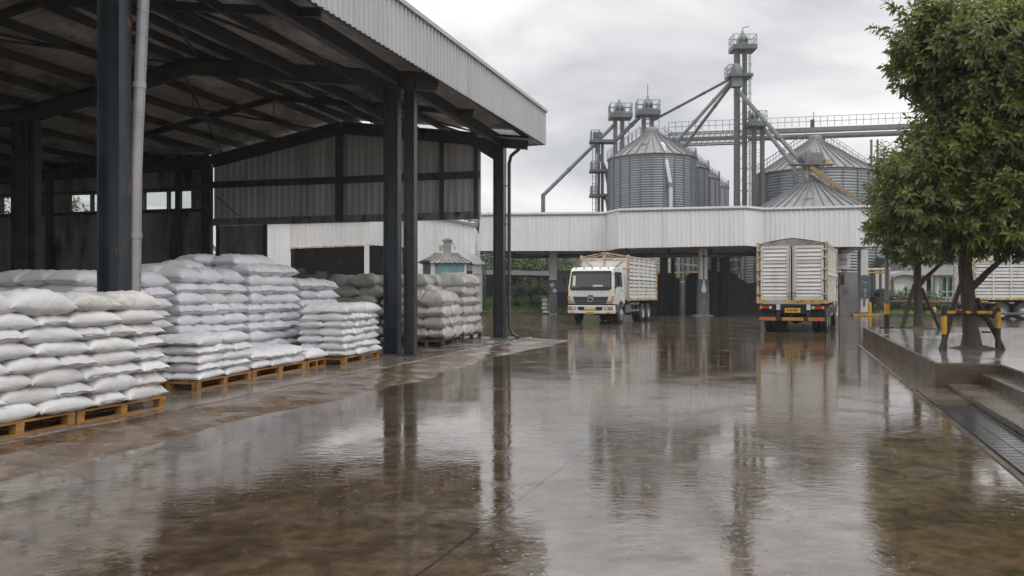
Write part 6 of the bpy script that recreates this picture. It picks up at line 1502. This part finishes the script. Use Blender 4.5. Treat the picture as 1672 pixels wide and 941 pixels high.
m = MB(); m.tube((bx0(1416, Y), Y, bz(441, Y)), (bx0(1453, Y), Y, bz(440, Y)), .12, n=7); m.tube((bx0(1416, Y), Y, bz(446, Y)), (bx0(1453, Y), Y, bz(445, Y)), .06, n=7); m.build('cross_pipe', M['yel_rust'], sfr)
pu = thing('pump_skid', 'cluttered dark pump machinery beside the right canopy column', 'machinery', (bx0(1436, 63.5), 63.5, 0)); Y = 63.5
m = MB(); m.box((bx0(1436, Y), Y, .9), (1.0, .8, .7)); m.box((bx0(1430, Y), Y, .3), (1.3, .9, .6)); m.lathe([(0, 0), (.4, 0), (.4, .9), (0, .9)], (bx0(1440, Y), Y-.5, 1.5), 14, 'y'); m.build('pump_body', M['dark'], pu, bevel=.04)
m = MB(); 
for px in (1424, 1429, 1441): m.tube((bx0(px, Y), Y+.4, 0), (bx0(px, Y), Y+.4, 3.2), .12, n=8)
m.build('vertical_pipe', M['tower'], pu)
m = MB(); m.box((bx0(1441, Y), Y+.5, 2.3), (.7, .3, 2.2)); m.build('white_panel', M['wall_white'], pu)

# fallen leaves on the wet platform and steps
rs = random.Random(17); m = MB()
for i in range(120):
    x = rs.uniform(7.2, 15); y = rs.uniform(13.8, 27); z = PZ+.010
    if x < 6.9+(y-13)*.34: continue
    a = rs.uniform(0, 6.28); L_ = rs.uniform(.07, .14); d = Vector((math.cos(a), math.sin(a), 0)); n = Vector((-d.y, d.x, 0)); c = Vector((x, y, z))
    m.add([c-d*L_/2, c+n*L_*.22+Vector((0, 0, .006)), c+d*L_/2+Vector((0, 0, .012*rs.random())), c-n*L_*.22+Vector((0, 0, .004))], [(0, 1, 2, 3)])
tag(m.build('fallen_leaves', mk('fallen_leaf', (.16, .12, .03), .4, .5, 2.5, dirt=[((.07, .09, .02), .5, .55, 1.5, (1, 1, 1))]), fix=False), kind='stuff')
# ------------------------------------------------------------------ rainy air
hz = bpy.data.materials.new('rain_haze'); hz.use_nodes = True; nt = hz.node_tree; nt.nodes.clear()
out = nd(nt, 'ShaderNodeOutputMaterial'); pv = nd(nt, 'ShaderNodeVolumePrincipled', Density=.0006, Anisotropy=.2)
pv.inputs['Color'].default_value = (.93, .94, .96, 1); nt.links.new(pv.outputs[0], out.inputs['Volume'])
m = MB(); m.obox((-262, -72, -1), (524, 0, 0), (0, 514, 0), (0, 0, 33.5)); hb_ = m.build('haze', hz); hb_['kind'] = 'stuff'
